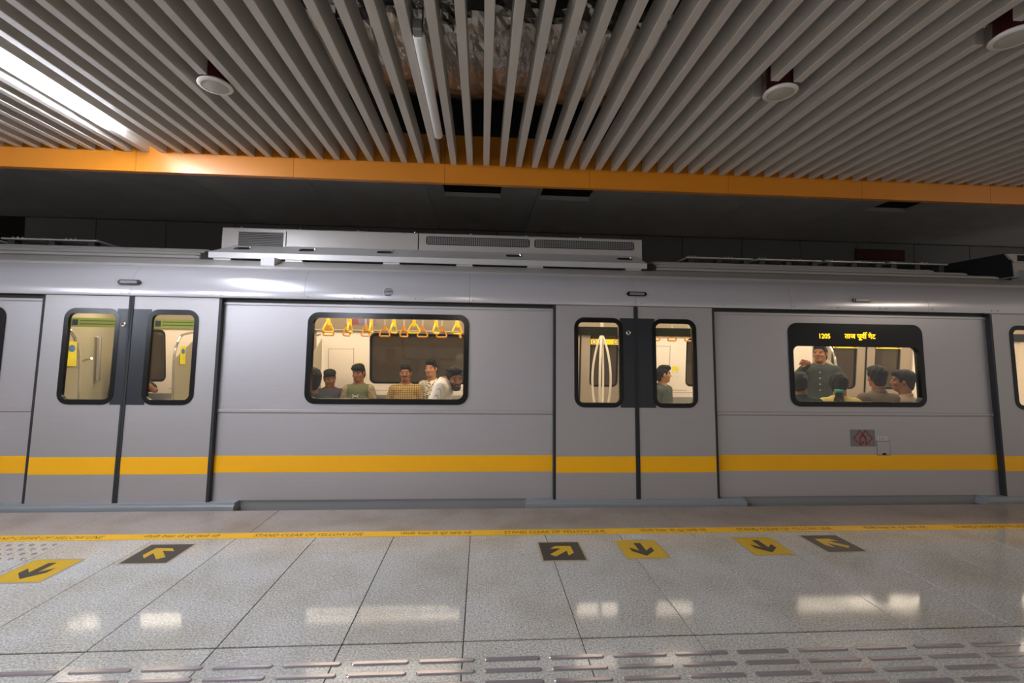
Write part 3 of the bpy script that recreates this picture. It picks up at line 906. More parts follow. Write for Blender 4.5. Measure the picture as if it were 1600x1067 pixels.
# far side wall, panels and door leaves in mirror
FS = ((-4.047, -3.274, -2.480), (0.714, 1.531, 2.334), (5.45, 6.245, 7.04))
FW = {1: (-1.72, -0.13, 0.935, 1.745), 2: (3.20, 4.62, 0.935, 1.745), 0: (-6.15, -4.62, 0.935, 1.745)}
side_panel(FS[0][2], FS[1][0], FW[1], T=TF, far=True, m=M_inwall)
side_panel(FS[1][2], FS[2][0], FW[2], T=TF, far=True, m=M_inwall)
side_panel(-7.29, FS[0][0], FW[0], T=TF, far=True, m=M_inwall)
side_panel(FS[2][2], 9, None, T=TF, far=True, m=M_inwall)
side_panel(-9, -7.29, None, T=TF, far=True, m=M_inwall)
MB(TF).box(-9, 9, 0.03, 0.15, -0.75, ZB + 0.02).build('skirt', M_skirt, train)
def TFD(x, d, z):
    return TF(x, d + 0.055, z)
for a, b, c in FS:
    for (x0, x1, w, s) in ((a, b, (a + 0.19, a + 0.66), 1), (b, c, (b + 0.14, c - 0.18), -1)):
        d = door_leaf(x0, x1, (w[0], w[1], 0.92, 1.80), 0, T=TFD, far=True)
        MB(TFD).box(w[0] + 0.02, w[1] - 0.02, 0.052, 0.055, 1.600, 1.685).build('warning_band', M_stick, d)
        for xx in (w[0] + 0.07, w[1] - 0.07):
            MB(TFD).lathe([(0.034, 0.054), (0.034, 0.057), (0.022, 0.0585)], (xx, 0, 1.642), 'y', 14).build('warning_disc', M_redmark, d)
            MB(TFD).lathe([(0.024, 0.058), (0.024, 0.0595)], (xx, 0, 1.642), 'y', 12).build('disc_face', M_label, d)
        e = x1 if s > 0 else x0
        MB(TFD).box(e - 0.012, e + 0.012, 0.0, 0.05, ZB, ZT).build('centre_seal', M_seal, d)
# wall panel joints, coving above, equipment notices
mb = MB(TF)
for x0, x1, z0, z1 in ((-2.30, -1.93, 1.472, 1.478), (-2.305, -2.298, 0.86, 1.478), (-1.935, -1.928, 0.86, 1.49), (2.5, 2.96, 1.585, 1.591), (2.955, 2.962, 1.22, 1.60),
                       (-2.4, -1.75, 0.853, 0.859), (-1.7, 0.6, 0.858, 0.864), (2.95, 3.25, 0.895, 0.902), (2.42, 5.4, 0.858, 0.864), (4.0, 4.45, 1.60, 1.606), (-4.6, -4.1, 0.858, 0.864)):
    mb.box(x0, x1, 0.119, 0.1215, z0, z1)
mb.build('panel_gap', M_inline, train)
MB().prof_x([(6.985, 1.752), (6.93, 1.752), (6.925, 1.77), (6.70, 1.985), (6.52, 2.10), (6.99, 2.10)], -8.9, 8.9).build('coving', M_inbeige, train)
MB().prof_x([(4.60, 1.90), (4.66, 1.90), (4.68, 1.93), (4.85, 2.03), (5.02, 2.10), (4.60, 2.10)], -8.9, 8.9).build('coving', M_inbeige, train)
def TC(x, d, z):
    return (x, 6.925 - 0.225 * z - d * 0.69, 1.77 + 0.215 * z - d * 0.72)
for x0, x1, m in ((-1.98, -1.82, M_poster1), (-1.82, -1.55, M_poster2), (-0.28, 0.0, M_poster1)):
    MB(TC).box(x0, x1 - 0.01, 0.0, 0.006, 0.35, 0.85).build('poster', m, train)
for x, z in ((3.05, 1.235), (-1.86, 1.235), (4.3, 1.235)):
    n = MB(TF).box(x - 0.05, x + 0.05, 0.119, 0.122, z - 0.035, z + 0.035).build('notice', M_stick, train)
    for dz in (-0.08, -0.15):
        for dx in (-0.035, 0.035):
            MB(TF).lathe([(0.006, 0.119), (0.006, 0.124)], (x + dx, 0, z + dz + 0.02), 'y', 6).build('screw', M_grey, n)
# benches with end screens and curved rails
def bench(x0, x1, far):
    yb = 6.94 if far else 4.56
    s = -1 if far else 1
    f = lambda y: yb + s * y
    lo = lambda a, b: (min(f(a), f(b)), max(f(a), f(b)))
    y0, y1 = lo(0.0, 0.46)
    b = MB().box(x0, x1, y0, y1, 0.40, 0.445).build('bench_seat', M_seat, train)
    y0, y1 = lo(0.0, 0.05)
    MB().box(x0, x1, y0, y1, 0.445, 0.80).build('bench_back', M_seat, b)
    y0, y1 = lo(0.02, 0.30)
    MB().box(x0 + 0.05, x1 - 0.05, y0, y1, 0.02, 0.40).build('bench_base', M_skirt, b)
    n = int(round((x1 - x0) / 0.45))
    for k in range(1, n):
        x = x0 + (x1 - x0) * k / n
        y0, y1 = lo(0.05, 0.46)
        MB().box(x - 0.006, x + 0.006, y0, y1, 0.444, 0.462).build('seat_divider', M_grey, b)
BAYS = ((-5.16, -4.18), (-2.36, 0.58), (2.46, 5.24))
def end_rail(x, y0, y1, inward):
    """curved stainless grab rail at a bench end, from the seat up and over to the ceiling"""
    ym = y1
    pts = [(x, y1, 0.42), (x, y1, 0.9), (x + 0.0 * inward, y1, 1.25)]
    for k in range(1, 7):
        a = PI / 2 * k / 6
        pts.append((x, y1 - (y1 - y0) * 0.45 * (1 - math.cos(a)), 1.25 + 0.40 * math.sin(a)))
    pts.append((x, y0 + (y1 - y0) * 0.15, 1.68))
    MB().tube(pts, 0.016, 8).build('grab_rail', M_chrome, train, smooth=True)
for x0, x1 in BAYS:
    for far in (False, True):
        bench(x0, x1, far)
        for x, s in ((x0 - 0.02, 1), (x1 + 0.02, -1)):
            if x < -5:
                continue
            ya, yb = (4.53, 5.0) if not far else (6.45, 6.93)
            y_in = yb if not far else ya
            y_wall = ya if not far else yb
            sc = MB().plate([[(min(ya, yb), 0.45), (max(ya, yb), 0.45), (max(ya, yb), 1.30 if not far else 1.62), (min(ya, yb), 1.62 if not far else 1.30)]], x - 0.006, x + 0.006)
            sc.v = [(d, a, z) for a, d, z in sc.v]
            sc = sc.build('end_screen', M_screen, train)
            end_rail(x, y_wall, y_in, s)
# screens by the left doors carry a yellow notice with a blue disc
for (x, y, z, s) in ((-4.143, 4.885, 1.38, 1), (-4.143, 6.60, 1.36, 1)):
    n = MB().box(x, x + 0.004, y - 0.055, y + 0.055, z - 0.13, z + 0.12).build('notice', M_stick, train)
    MB().lathe([(0.036, 0), (0.036, 0.003)], (0, 0, 0), n=16).build('notice_disc', M_blue, n)
    n.children[0].matrix_parent_inverse = Matrix()
    n.children[0].location = (x + 0.004, y + 0.0, z + 0.05); n.children[0].rotation_euler = (0, PI / 2, 0)
cw = MB().box(-5.23, -5.18, 4.6, 6.93, 0.02, 2.09).build('cross_panel', M_screen, train)
MB().tube([(-5.19, 6.46, 0.98), (-5.13, 6.46, 1.0), (-5.13, 6.46, 1.58), (-5.19, 6.46, 1.60)], 0.022, 8).build('panel_rail', M_chrome, cw)
MB().box(-5.182, -5.174, 6.02, 6.03, 0.1, 2.0).build('panel_gap', M_inline, cw)
# handle plates on the near left screen
MB().tube([(-4.11, 4.98, 1.30), (-4.07, 4.98, 1.32), (-4.0, 4.95, 1.33)], 0.012, 8).build('screen_handle', M_chrome, train)
# grab rail on the door post, seen in the left pane
MB().tube([(-3.60, 6.99, 1.0), (-3.60, 6.93, 1.02), (-3.60, 6.93, 1.55), (-3.60, 6.99, 1.57)], 0.016, 8).build('door_rail', M_chrome, train)
# ceiling rails for the straps
for y in (5.25, 6.05):
    for x0, x1 in ((-5.1, -4.3), (-2.2, 0.5), (2.2, 5.1)):
        r_ = MB().tube([(x0, y, 2.08), (x0, y, 1.97), (x0 + 0.06, y, 1.915), (x1 - 0.06, y, 1.915), (x1, y, 1.97), (x1, y, 2.08)], 0.017, 8).build('strap_rail', M_chrome, train, smooth=True)
        for k in range(3):
            x = x0 + (x1 - x0) * (k + 1) / 4
            MB().tube([(x, y, 1.915), (x, y, 2.09)], 0.012, 6).build('rail_hanger', M_chrome, r_)
# branching pole in the middle doorway
bp = MB().tube([(1.53, 5.75, 1.66), (1.53, 5.75, 2.09)], 0.022, 10).build('branch_pole', M_cream, train, smooth=True)
MB().tube([(1.53, 5.75, 0.02), (1.53, 5.75, 0.58)], 0.022, 10).build('pole_foot', M_cream, bp, smooth=True)
for k in range(4):
    a = PI / 4 + k * PI / 2 + 0.35
    pts = []
    for q in range(13):
        t = q / 12
        rr = 0.012 + 0.105 * math.sin(PI * t) ** 0.8
        pts.append((1.53 + math.cos(a) * rr, 5.75 + math.sin(a) * rr, 0.56 + 1.12 * t))
    MB().tube(pts, 0.0145, 8).build('pole_branch', M_cream, bp, smooth=True)

# ------------------------------------------------------------------ hanging hand straps
ring_me = {}
def hand_strap(x, y, ang, label):
    t = thing('hand_strap', label, 'hand strap', (x, y, 1.928 if y < 5.6 else 1.915), 'yellow hand straps hanging in the train')
    t.rotation_euler = (0, 0, ang)
    if 'web' not in ring_me:
        mb = MB(); mb.box(-0.011, 0.011, -0.004, 0.004, -0.135, -0.012)
        web = mb.build('strap', M_strapw, None)
        mb = MB(); mb.box(-0.018, 0.018, -0.016, 0.016, -0.200, -0.125)
        hold = mb.build('sleeve', M_strapy, None)
        mb = MB(); mb.lathe([(0.03, -0.014), (0.03, 0.014)], (0, 0, 0), 'y', 12)
        clamp = mb.build('clamp', M_grey, None)
        c = [(-0.052, -0.272), (-0.064, -0.262), (-0.066, -0.248), (-0.030, -0.185), (-0.014, -0.168), (0.014, -0.168), (0.030, -0.185), (0.066, -0.248), (0.064, -0.262), (0.052, -0.272)]
        mb = MB()
        pts = [(a, 0, b) for a, b in c]
        n = 8; N_ = len(pts); vs = []
        for i in range(N_):
            p = Vector(pts[i]); tn = (Vector(pts[(i + 1) % N_]) - Vector(pts[i - 1])).normalized(); s_ = Vector((0, 1, 0)); q = tn.cross(s_)
            for k in range(n):
                an = 2 * PI * k / n
                vs.append(tuple(p + s_ * math.cos(an) * 0.0105 + q * math.sin(an) * 0.0105))
        fs = [(i * n + k, i * n + (k + 1) % n, ((i + 1) % N_) * n + (k + 1) % n, ((i + 1) % N_) * n + k) for i in range(N_) for k in range(n)]
        mb.add(vs, fs)
        ring = mb.build('ring', M_strapy, None, smooth=True)
        for o in (web, hold, clamp, ring):
            ring_me[o.name.split('.')[0]] = o.data
            bpy.data.objects.remove(o)
        ring_me['web'] = 1
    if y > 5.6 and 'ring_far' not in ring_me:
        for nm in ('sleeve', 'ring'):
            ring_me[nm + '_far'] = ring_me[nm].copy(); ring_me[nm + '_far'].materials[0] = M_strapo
    for nm in ('strap', 'sleeve', 'clamp', 'ring'):
        o = bpy.data.objects.new(nm, ring_me[nm + '_far' if y > 5.6 and nm + '_far' in ring_me else nm]); COL.objects.link(o); o.parent = t
        o.location = (0, 0, -0.01 if nm == 'clamp' else 0)
ORD = ['first', 'second', 'third', 'fourth', 'fifth', 'sixth', 'seventh', 'eighth']
NEAR = [(-1.737, 0.9), (-1.499, 1.45), (-1.261, 1.57), (-1.010, 1.2), (-0.780, 0.1), (-0.531, 1.15), (-0.291, 0.7)]
FAR = [(-1.996, 0.1), (-1.764, 1.2), (-1.523, 0.95), (-1.276, 0.1), (-1.028, 0.9), (-0.787, 0.1), (-0.536, 0.15), (-0.292, 1.5)]
for i, (x, a) in enumerate(NEAR):
    hand_strap(x, 5.25, a, 'bright yellow hand strap, %s from the left of the front row in the middle window' % ORD[i])
for i, (x, a) in enumerate(FAR):
    hand_strap(x, 6.05, a, 'darker yellow hand strap, %s from the left of the rear row in the middle window' % ORD[i])
for i, (x, a) in enumerate(((2.351, 0.2), (2.583, 0.2), (2.817, 0.3))):
    hand_strap(x, 6.05, a, 'yellow hand strap, %s from the left above the man behind the middle doors' % ORD[i])

# ------------------------------------------------------------------ people: bodies grown from blended limbs as one surface
def surface_nets(D, lo, h):
    s = (D < 0)
    nx, ny, nz = D.shape
    c = s.astype(np.int8)
    tot = np.zeros((nx - 1, ny - 1, nz - 1), np.int8)
    for i in (0, 1):
        for j in (0, 1):
            for k in (0, 1):
                tot += c[i:nx - 1 + i, j:ny - 1 + j, k:nz - 1 + k]
    idx = np.argwhere((tot > 0) & (tot < 8))
    idm = -np.ones(tot.shape, np.int64)
    idm[tuple(idx.T)] = np.arange(len(idx))
    acc = np.zeros((len(idx), 3)); cnt = np.zeros(len(idx))
    cor = [(i, j, k) for i in (0, 1) for j in (0, 1) for k in (0, 1)]
    for a in cor:
        for ax in range(3):
            if a[ax]:
                continue
            b = list(a); b[ax] = 1
            da = D[idx[:, 0] + a[0], idx[:, 1] + a[1], idx[:, 2] + a[2]]
            db = D[idx[:, 0] + b[0], idx[:, 1] + b[1], idx[:, 2] + b[2]]
            cr = (da < 0) != (db < 0)
            t = np.where(cr, da / np.where(cr, da - db, 1), 0)
            for q in range(3):
                acc[:, q] += np.where(cr, a[q] + (t if q == ax else 0), 0)
            cnt += cr
    V = (idx + acc / cnt[:, None]) * h + lo
    F = []
    for ax in range(3):
        sl0 = [slice(None)] * 3; sl1 = [slice(None)] * 3
        sl0[ax] = slice(0, -1); sl1[ax] = slice(1, None)
        e = s[tuple(sl0)] != s[tuple(sl1)]
        p = np.argwhere(e)
        o1, o2 = (ax + 1) % 3, (ax + 2) % 3
        ok = (p[:, o1] > 0) & (p[:, o2] > 0) & (p[:, o1] < D.shape[o1] - 1) & (p[:, o2] < D.shape[o2] - 1)
        p = p[ok]
        def cell(d1, d2):
            q = p.copy(); q[:, o1] -= d1; q[:, o2] -= d2
            return idm[q[:, 0], q[:, 1], q[:, 2]]
        quad = np.stack([cell(1, 1), cell(0, 1), cell(0, 0), cell(1, 0)], 1)
        ins = s[p[:, 0], p[:, 1], p[:, 2]]
        quad[~ins] = quad[~ins][:, ::-1]
        F.append(quad)
    return V, np.concatenate(F)

class Field:
    """distance field sampled only where a limb is"""
    def __init__(self, lo, hi, h):
        self.lo = np.array(lo, float); self.h = h
        n = np.ceil((np.array(hi) - self.lo) / h).astype(int) + 1
        self.D = np.full(n, 1.0, np.float32)
        self.ax = [self.lo[i] + h * np.arange(n[i]) for i in range(3)]
    def block(self, blo, bhi):
        sl = []
        for i in range(3):
            a = int(max(0, math.floor((blo[i] - self.lo[i]) / self.h)))
            b = int(min(self.D.shape[i], math.ceil((bhi[i] - self.lo[i]) / self.h) + 1))
            if b <= a:
                return None, None
            sl.append(slice(a, b))
        P = np.stack(np.meshgrid(self.ax[0][sl[0]], self.ax[1][sl[1]], self.ax[2][sl[2]], indexing='ij'), -1)
        return tuple(sl), P
    def smin(self, sl, d, k):
        a = self.D[sl]
        hh = np.maximum(k - np.abs(a - d), 0) / k
        self.D[sl] = np.minimum(a, d) - hh * hh * k * 0.25
    def cone(self, a, b, r1, r2, k=0.03, flat=None, grow=0.0):
        a = np.array(a, float); b = np.array(b, float); r1 += grow; r2 += grow
        m = max(r1, r2) + k + 0.02
        sl, P = self.block(np.minimum(a, b) - m, np.maximum(a, b) + m)
        if sl is None: return
        q = P - a; ba = b - a
        fs = 1.0
        if flat is not None:
            n, s = np.array(flat[0], float), flat[1]
            n /= np.linalg.norm(n)
            q = q + (s - 1) * (q @ n)[..., None] * n
            ba = ba + (s - 1) * (ba @ n) * n
            fs = s ** 0.5
        t = np.clip((q @ ba) / max(ba @ ba, 1e-9), 0, 1)
        d = (np.linalg.norm(q - t[..., None] * ba, axis=-1) - (r1 + (r2 - r1) * t)) / fs
        self.smin(sl, d, k)
    def ell(self, c, r, R=np.eye(3), k=0.02, sub=False, grow=0.0):
        c = np.array(c, float); r = np.array(r, float) + grow
        m = max(r) + k + 0.02
        sl, P = self.block(c - m, c + m)
        if sl is None: return
        q = (P - c) @ R
        k0 = np.linalg.norm(q / r, axis=-1); k1 = np.linalg.norm(q / r ** 2, axis=-1) + 1e-9
        d = k0 * (k0 - 1) / k1
        if sub:
            a = -self.D[sl]
            hh = np.maximum(k - np.abs(a - d), 0) / k
            self.D[sl] = -(np.minimum(a, d) - hh * hh * k * 0.25)
        else:
            self.smin(sl, d, k)
    def mesh(self):
        return surface_nets(self.D, self.lo, self.h)

def np_mesh(name, V, F, mats, mi, parent):
    me = bpy.data.meshes.new(name)
    me.vertices.add(len(V)); me.vertices.foreach_set('co', V.astype(np.float32).ravel())
    me.loops.add(F.size); me.loops.foreach_set('vertex_index', F.astype(np.int32).ravel())
    me.polygons.add(len(F))
    me.polygons.foreach_set('loop_start', np.arange(0, F.size, 4, dtype=np.int32))
    for m in mats:
        me.materials.append(m)
    if mi is not None:
        me.polygons.foreach_set('material_index', mi.astype(np.int32))
    me.polygons.foreach_set('use_smooth', np.ones(len(F), bool))
    me.update(calc_edges=True); me.validate()
    o = bpy.data.objects.new(name, me); COL.objects.link(o); o.parent = parent
    return o

def rot(yaw=0, pitch=0, roll=0):
    """yaw about z (ccw), pitch forward (nod down, facing -y), roll towards the left shoulder"""
    y, p, r = (math.radians(v) for v in (yaw, pitch, roll))
    Rz = np.array([[math.cos(y), -math.sin(y), 0], [math.sin(y), math.cos(y), 0], [0, 0, 1]])
    Rx = np.array([[1, 0, 0], [0, math.cos(p), -math.sin(p)], [0, math.sin(p), math.cos(p)]])
    Ry = np.array([[math.cos(r), 0, math.sin(r)], [0, 1, 0], [-math.sin(r), 0, math.cos(r)]])
    return Rz @ Rx @ Ry

M_skin = [mat('skin_tone_%d' % i, c, 0.5, spec=0.35) for i, c in enumerate(('#9a6642', '#8a5636', '#a87650'))]
M_lip = mat('lip_tone', '#7c4738', 0.5)
M_eyew = mat('eye_white', '#8e8278', 0.7)
M_iris = mat('eye_dark', '#17100c', 0.6)
M_hair = mat('black_hair', '#0b0908', 0.6, spec=0.2, bump=(160, 0.5))
M_hairb = mat('dark_brown_hair', '#150e0b', 0.6, spec=0.2, bump=(160, 0.5))
M_beard = mat('beard_shadow', '#3b2a20', 0.8)
M_trouser = mat('dark_trousers', '#2b2d33', 0.9)
M_shoe = mat('shoe_leather', '#1b1816', 0.5)

def person(label, X, Y, top, face, hyaw=0, hpitch=0, hroll=0, lean=0, side=0, skin=0, shirt=None, sleeve=None, long=True, collar=True,
           hair='short', neckv=None, beard=False, mous=False, arms=None, stand=False, h=0.0085, buttons=0, shirt_name='shirt', fat=1.0, hairm=None, watch=False):
    """X, Y: where the head is; top: height of the crown; face: direction the body looks (deg, 0 = -y, 90 = +x)"""
    hz = 0.90 if stand else 0.475
    ts = (top - 0.02 - hz - 0.245) / 0.54
    if neckv: ts = 1.0
    A = rot(0, lean, side)
    hip = np.array([0, 0, hz])
    def J(x, y, z):
        return hip + A @ np.array([x, y, z * ts])
    fz = A @ np.array([0, 1.0, 0]); up = A @ np.array([0, 0, 1.0]); sx = A @ np.array([1.0, 0, 0])
    neck = J(0, 0.012, 0.485); nk1 = neck + up * 0.085 * (0.6 + 0.4 * ts)
    HR = rot(hyaw, hpitch, hroll)
    up2 = 0.5 * up + 0.5 * np.array([0, 0, 1.0])
    hc = J(0, 0.0, 0.54) + up2 * 0.130 + np.array([0, -0.012, 0])
    if neckv:
        hc = J(0, 0.0, 0.54) + neckv[0] * -np.array([0, 1.0, 0]) + neckv[1] * np.array([0, 0, 1.0])
    if neckv:
        nk1 = neck * 0.45 + (hc - up * 0.07) * 0.55
    zoff = (top - 0.02 - hc[2] - 0.118) if neckv else 0.0
    def Hd(x, y, z):
        return hc + HR @ np.array([x, y, z])
    shL, shR = J(0.175 * fat, 0.008, 0.435), J(-0.175 * fat, 0.008, 0.435)
    if stand:
        hipj = [(s * 0.09, 0, 0.90) for s in (1, -1)]
        kne = [(0.10, -0.03, 0.49), (-0.11, 0.02, 0.49)]
        ank = [(0.11, 0.02, 0.09), (-0.12, 0.05, 0.09)]
    else:
        hipj = [(s * 0.09, 0, hz) for s in (1, -1)]
        kne = [(s * 0.13, -0.42, 0.50) for s in (1, -1)]
        ank = [(s * 0.13, -0.40, 0.10) for s in (1, -1)]
    if arms is None:
        arms = {}
    rest = {1: ((0.235, 0.02, 0.20), (0.13, -0.20, 0.115), (-0.2, -1, -0.15)), -1: ((-0.235, 0.02, 0.20), (-0.13, -0.20, 0.115), (0.2, -1, -0.15))}
    if stand:
        rest = {1: ((0.23, 0.03, 0.17), (0.24, -0.05, -0.08), (0.0, -0.2, -1)), -1: ((-0.23, 0.03, 0.17), (-0.24, -0.05, -0.08), (0.0, -0.2, -1))}
    arm = {}
    for s in (1, -1):
        e, w, d = arms.get(s, rest[s])
        arm[s] = (shL if s > 0 else shR, J(*e), J(*w), np.array(d, float) / np.linalg.norm(d))
    pts = np.array([hc] + [p for a in arm.values() for p in a[:3]] + kne + ank + hipj)
    lo = pts.min(0) - np.array([0.2, 0.22, 0.16]); hi = pts.max(0) + np.array([0.2, 0.2, 0.26]); lo[2] = -0.01
    # --- body
    B = Field(lo, hi, h)
    def trunk(F, g):
        F.cone(J(-0.07, 0.0, 0.0), J(0.07, 0.0, 0.0), 0.115, 0.115, 0.05, (fz, 1.1), g)
        F.cone(J(0, 0.0, 0.03), J(0, 0.0, 0.22), 0.135 * fat, 0.145 * fat, 0.06, (fz, 1.3), g)
        F.cone(J(0, 0.0, 0.22), J(0, 0.005, 0.37), 0.150 * fat, 0.150 * fat, 0.06, (fz, 1.35), g)
        F.cone(J(-0.14, 0.01, 0.425), J(0.14, 0.01, 0.425), 0.055, 0.055, 0.06, None, g)
        F.cone(J(0, 0.012, 0.40), J(0, 0.012, 0.482), 0.090, 0.056, 0.05, (fz, 1.1), g)
    def arms_(F, g, full):
        for s in (1, -1):
            a, e, w, d = arm[s]
            F.cone(a, e, 0.050, 0.040, 0.03, None, g)
            F.cone(e, e + (w - e) * (0.9 if full else 1), 0.039, 0.029, 0.015, None, g)
    trunk(B, -0.008); arms_(B, -0.006, False)
    B.cone(J(0, 0.014, 0.45), nk1 + up * 0.02, 0.056, 0.053, 0.03)
    for q in range(2):
        B.cone(hipj[q], kne[q], 0.080, 0.058, 0.03); B.cone(kne[q], ank[q], 0.055, 0.038, 0.02)
        f = np.array(ank[q]); B.cone(f + (0, 0.02, -0.045), f + (0, -0.15, -0.06), 0.038, 0.030, 0.02)
    for s in (1, -1):                                   # hands: palm, four fingers of two segments, thumb
        a, e, w, d = arm[s]
        fr_ = (w - e) / (np.linalg.norm(w - e) + 1e-9)
        sd = np.cross(d, up); sd /= np.linalg.norm(sd) + 1e-9
        if (label.startswith('standing') and s < 0):
            sd = np.array([0.15, -0.1, 1.0]); sd -= d * (sd @ d); sd /= np.linalg.norm(sd)
        nn = np.cross(sd, d); nn /= np.linalg.norm(nn) + 1e-9
        if nn[2] > 0: nn = -nn
        B.cone(w, w + d * 0.030, 0.027, 0.030, 0.02, (nn, 1.4))
        for i in range(4):
            o = (i - 1.5) * 0.019
            b0 = w + d * 0.030 + sd * o * 0.8
            b1 = w + d * 0.088 + sd * o
            ln = (0.036, 0.043, 0.040, 0.031)[i]
            cu = 0.35 + 0.12 * i
            b2 = b1 + (d * math.cos(cu) + nn * math.sin(cu) + sd * o * 2.0) * ln
            b3 = b2 + (d * math.cos(cu * 2.3) + nn * math.sin(cu * 2.3) + sd * o * 2) * ln * 0.9
            B.cone(b0, b1, 0.013, 0.0105, 0.010); B.cone(b1, b2, 0.0100, 0.0090, 0.004); B.cone(b2, b3, 0.0090, 0.0075, 0.003)
        th = w + d * 0.022 + sd * (-0.024)
        t1 = th + d * 0.036 - sd * 0.030 + nn * 0.012; t2 = t1 + d * 0.032 - sd * 0.006 + nn * 0.01
        B.cone(th, t1, 0.0135, 0.0115, 0.010); B.cone(t1, t2, 0.011, 0.0085, 0.003)
    # head and face
    B.ell(Hd(0, 0.012, 0.025), (0.074, 0.094, 0.088), HR, 0.02)
    B.ell(Hd(0, -0.022, -0.035), (0.060, 0.068, 0.076), HR, 0.03)
    B.cone(Hd(-0.018, -0.058, -0.090), Hd(0.018, -0.058, -0.090), 0.026, 0.026, 0.03)
    B.cone(Hd(0, 0.03, -0.04), nk1 - up * 0.02, 0.056, 0.054, 0.03)
    B.cone(Hd(-0.045, -0.074, 0.030), Hd(0.045, -0.074, 0.030), 0.012, 0.012, 0.015)
    for s in (1, -1):
        B.ell(Hd(s * 0.032, -0.100, 0.008), (0.021, 0.017, 0.012), HR, 0.012, True)
        B.ell(Hd(s * 0.032, -0.079, 0.008), (0.0125, 0.0125, 0.0105), HR, 0.003)
        B.ell(Hd(s * 0.075, 0.012, -0.008), (0.012, 0.022, 0.032), HR, 0.008)
        B.ell(Hd(s * 0.040, -0.066, -0.028), (0.024, 0.020, 0.020), HR, 0.02)
    B.cone(Hd(0, -0.086, 0.014), Hd(0, -0.108, -0.026), 0.0085, 0.0125, 0.010)
    for s in (1, -1):
        B.ell(Hd(s * 0.011, -0.099, -0.030), (0.009, 0.010, 0.007), HR, 0.006)
    B.ell(Hd(0, -0.089, -0.054), (0.023, 0.009, 0.006), HR, 0.006)
    B.ell(Hd(0, -0.087, -0.066), (0.020, 0.010, 0.007), HR, 0.006)
    V, F = B.mesh()
    C = V[F].mean(1); L = (C - hc) @ HR
    mi = np.zeros(len(F), int)
    front = L[:, 1] < -0.05
    if beard:
        mi[front & (L[:, 2] < -0.040) & (L[:, 2] > -0.125) | ((L[:, 1] < 0.005) & (np.abs(L[:, 0]) > 0.048) & (L[:, 2] < -0.02) & (L[:, 2] > -0.10))] = 4
    if mous or beard:
        mi[(L[:, 1] < -0.075) & (np.abs(L[:, 0]) < 0.030) & (L[:, 2] < -0.036) & (L[:, 2] > -0.050)] = 4
    mi[(L[:, 1] < -0.082) & (np.abs(L[:, 0]) < 0.021) & (L[:, 2] < -0.051) & (L[:, 2] > -0.070)] = 1
    for s in (1, -1):
        mi[front & (np.abs(L[:, 0] - s * 0.032) < 0.0110) & (np.abs(L[:, 2] - 0.008) < 0.0040)] = 2
        mi[front & (np.abs(L[:, 0] - s * 0.032) < 0.0075) & (np.abs(L[:, 2] - 0.008) < 0.0065)] = 3
        mi[front & (np.abs(L[:, 0] - s * 0.033) < 0.022) & (np.abs(L[:, 2] - 0.030 - 0.10 * (0.033 - abs(0.033))) < 0.0045)] = 3
    # --- place: body turned to face, head over (X, Y)
    fa = math.radians(face)
    ox = X - (hc[0] * math.cos(fa) - hc[1] * math.sin(fa)); oy = Y - (hc[0] * math.sin(fa) + hc[1] * math.cos(fa))
    t = thing('person', label, 'person', (ox, oy, 0.02 + zoff))
    t.rotation_euler = (0, 0, fa)
    np_mesh('body', V, F, [M_skin[skin], M_lip, M_eyew, M_iris, M_beard], mi, t)
    # --- hair
    hl = 0.16
    Hf = Field(hc - np.array([hl, hl, hl + (0.25 if hair == 'pony' else 0)]), hc + np.array([hl, hl, hl]), 0.0065)
    Hf.ell(Hd(0, 0.016, 0.030), (0.0815, 0.102, 0.093), HR, 0.01)
    Hf.ell(Hd(0, 0.035, -0.030), (0.068, 0.070, 0.070), HR, 0.03); Hf.ell(Hd(0, 0.040, -0.060), (0.064, 0.060, 0.060), HR, 0.03)
    if hair == 'quiff':
        Hf.ell(Hd(0.01, -0.060, 0.098), (0.062, 0.045, 0.036), HR, 0.03); Hf.ell(Hd(-0.01, 0.0, 0.115), (0.062, 0.07, 0.026), HR, 0.03)
    elif hair == 'fringe':
        Hf.ell(Hd(0, -0.062, 0.078), (0.072, 0.045, 0.040), HR, 0.03); Hf.ell(Hd(0, 0.0, 0.095), (0.080, 0.085, 0.035), HR, 0.03)
    elif hair == 'full':
        Hf.ell(Hd(0, 0.02, 0.055), (0.087, 0.106, 0.084), HR, 0.03); Hf.ell(Hd(0, -0.05, 0.095), (0.070, 0.045, 0.036), HR, 0.03)
    elif hair == 'pony':
        Hf.ell(Hd(0, 0.025, 0.015), (0.094, 0.098, 0.105), HR, 0.02)
        Hf.cone(Hd(0, 0.115, -0.03), Hd(0, 0.135, -0.20), 0.030, 0.045, 0.02); Hf.cone(Hd(0, 0.135, -0.20), Hd(0, 0.12, -0.34), 0.045, 0.02, 0.02)
    elif hair == 'short':
        Hf.ell(Hd(0, -0.035, 0.090), (0.066, 0.055, 0.030), HR, 0.02)
    P = np.stack(np.meshgrid(*Hf.ax, indexing='ij'), -1); q = (P - hc) @ HR
    tuft = 0.0045 * np.sin(95 * q[..., 0] + 40 * q[..., 2]) * np.sin(80 * q[..., 1] + 20 * q[..., 0]) + 0.003 * np.sin(190 * q[..., 0]) * np.sin(170 * q[..., 2] + 60 * q[..., 1])
    fh = 0.060 if hair != 'fringe' else 0.046
    hlz = np.interp(q[..., 1], [-0.12, -0.075, -0.040, -0.030, 0.004, 0.012, 0.045, 0.075, 0.12], [fh + 0.01, fh, 0.030, -0.022, -0.026, 0.006, -0.045, -0.105, -0.115])
    hlz = np.where(np.abs(q[..., 0]) < 0.045, np.interp(q[..., 1], [-0.12, -0.07, 0.0, 0.05, 0.12], [fh + 0.008, fh, 0.0, -0.095, -0.115]), hlz)
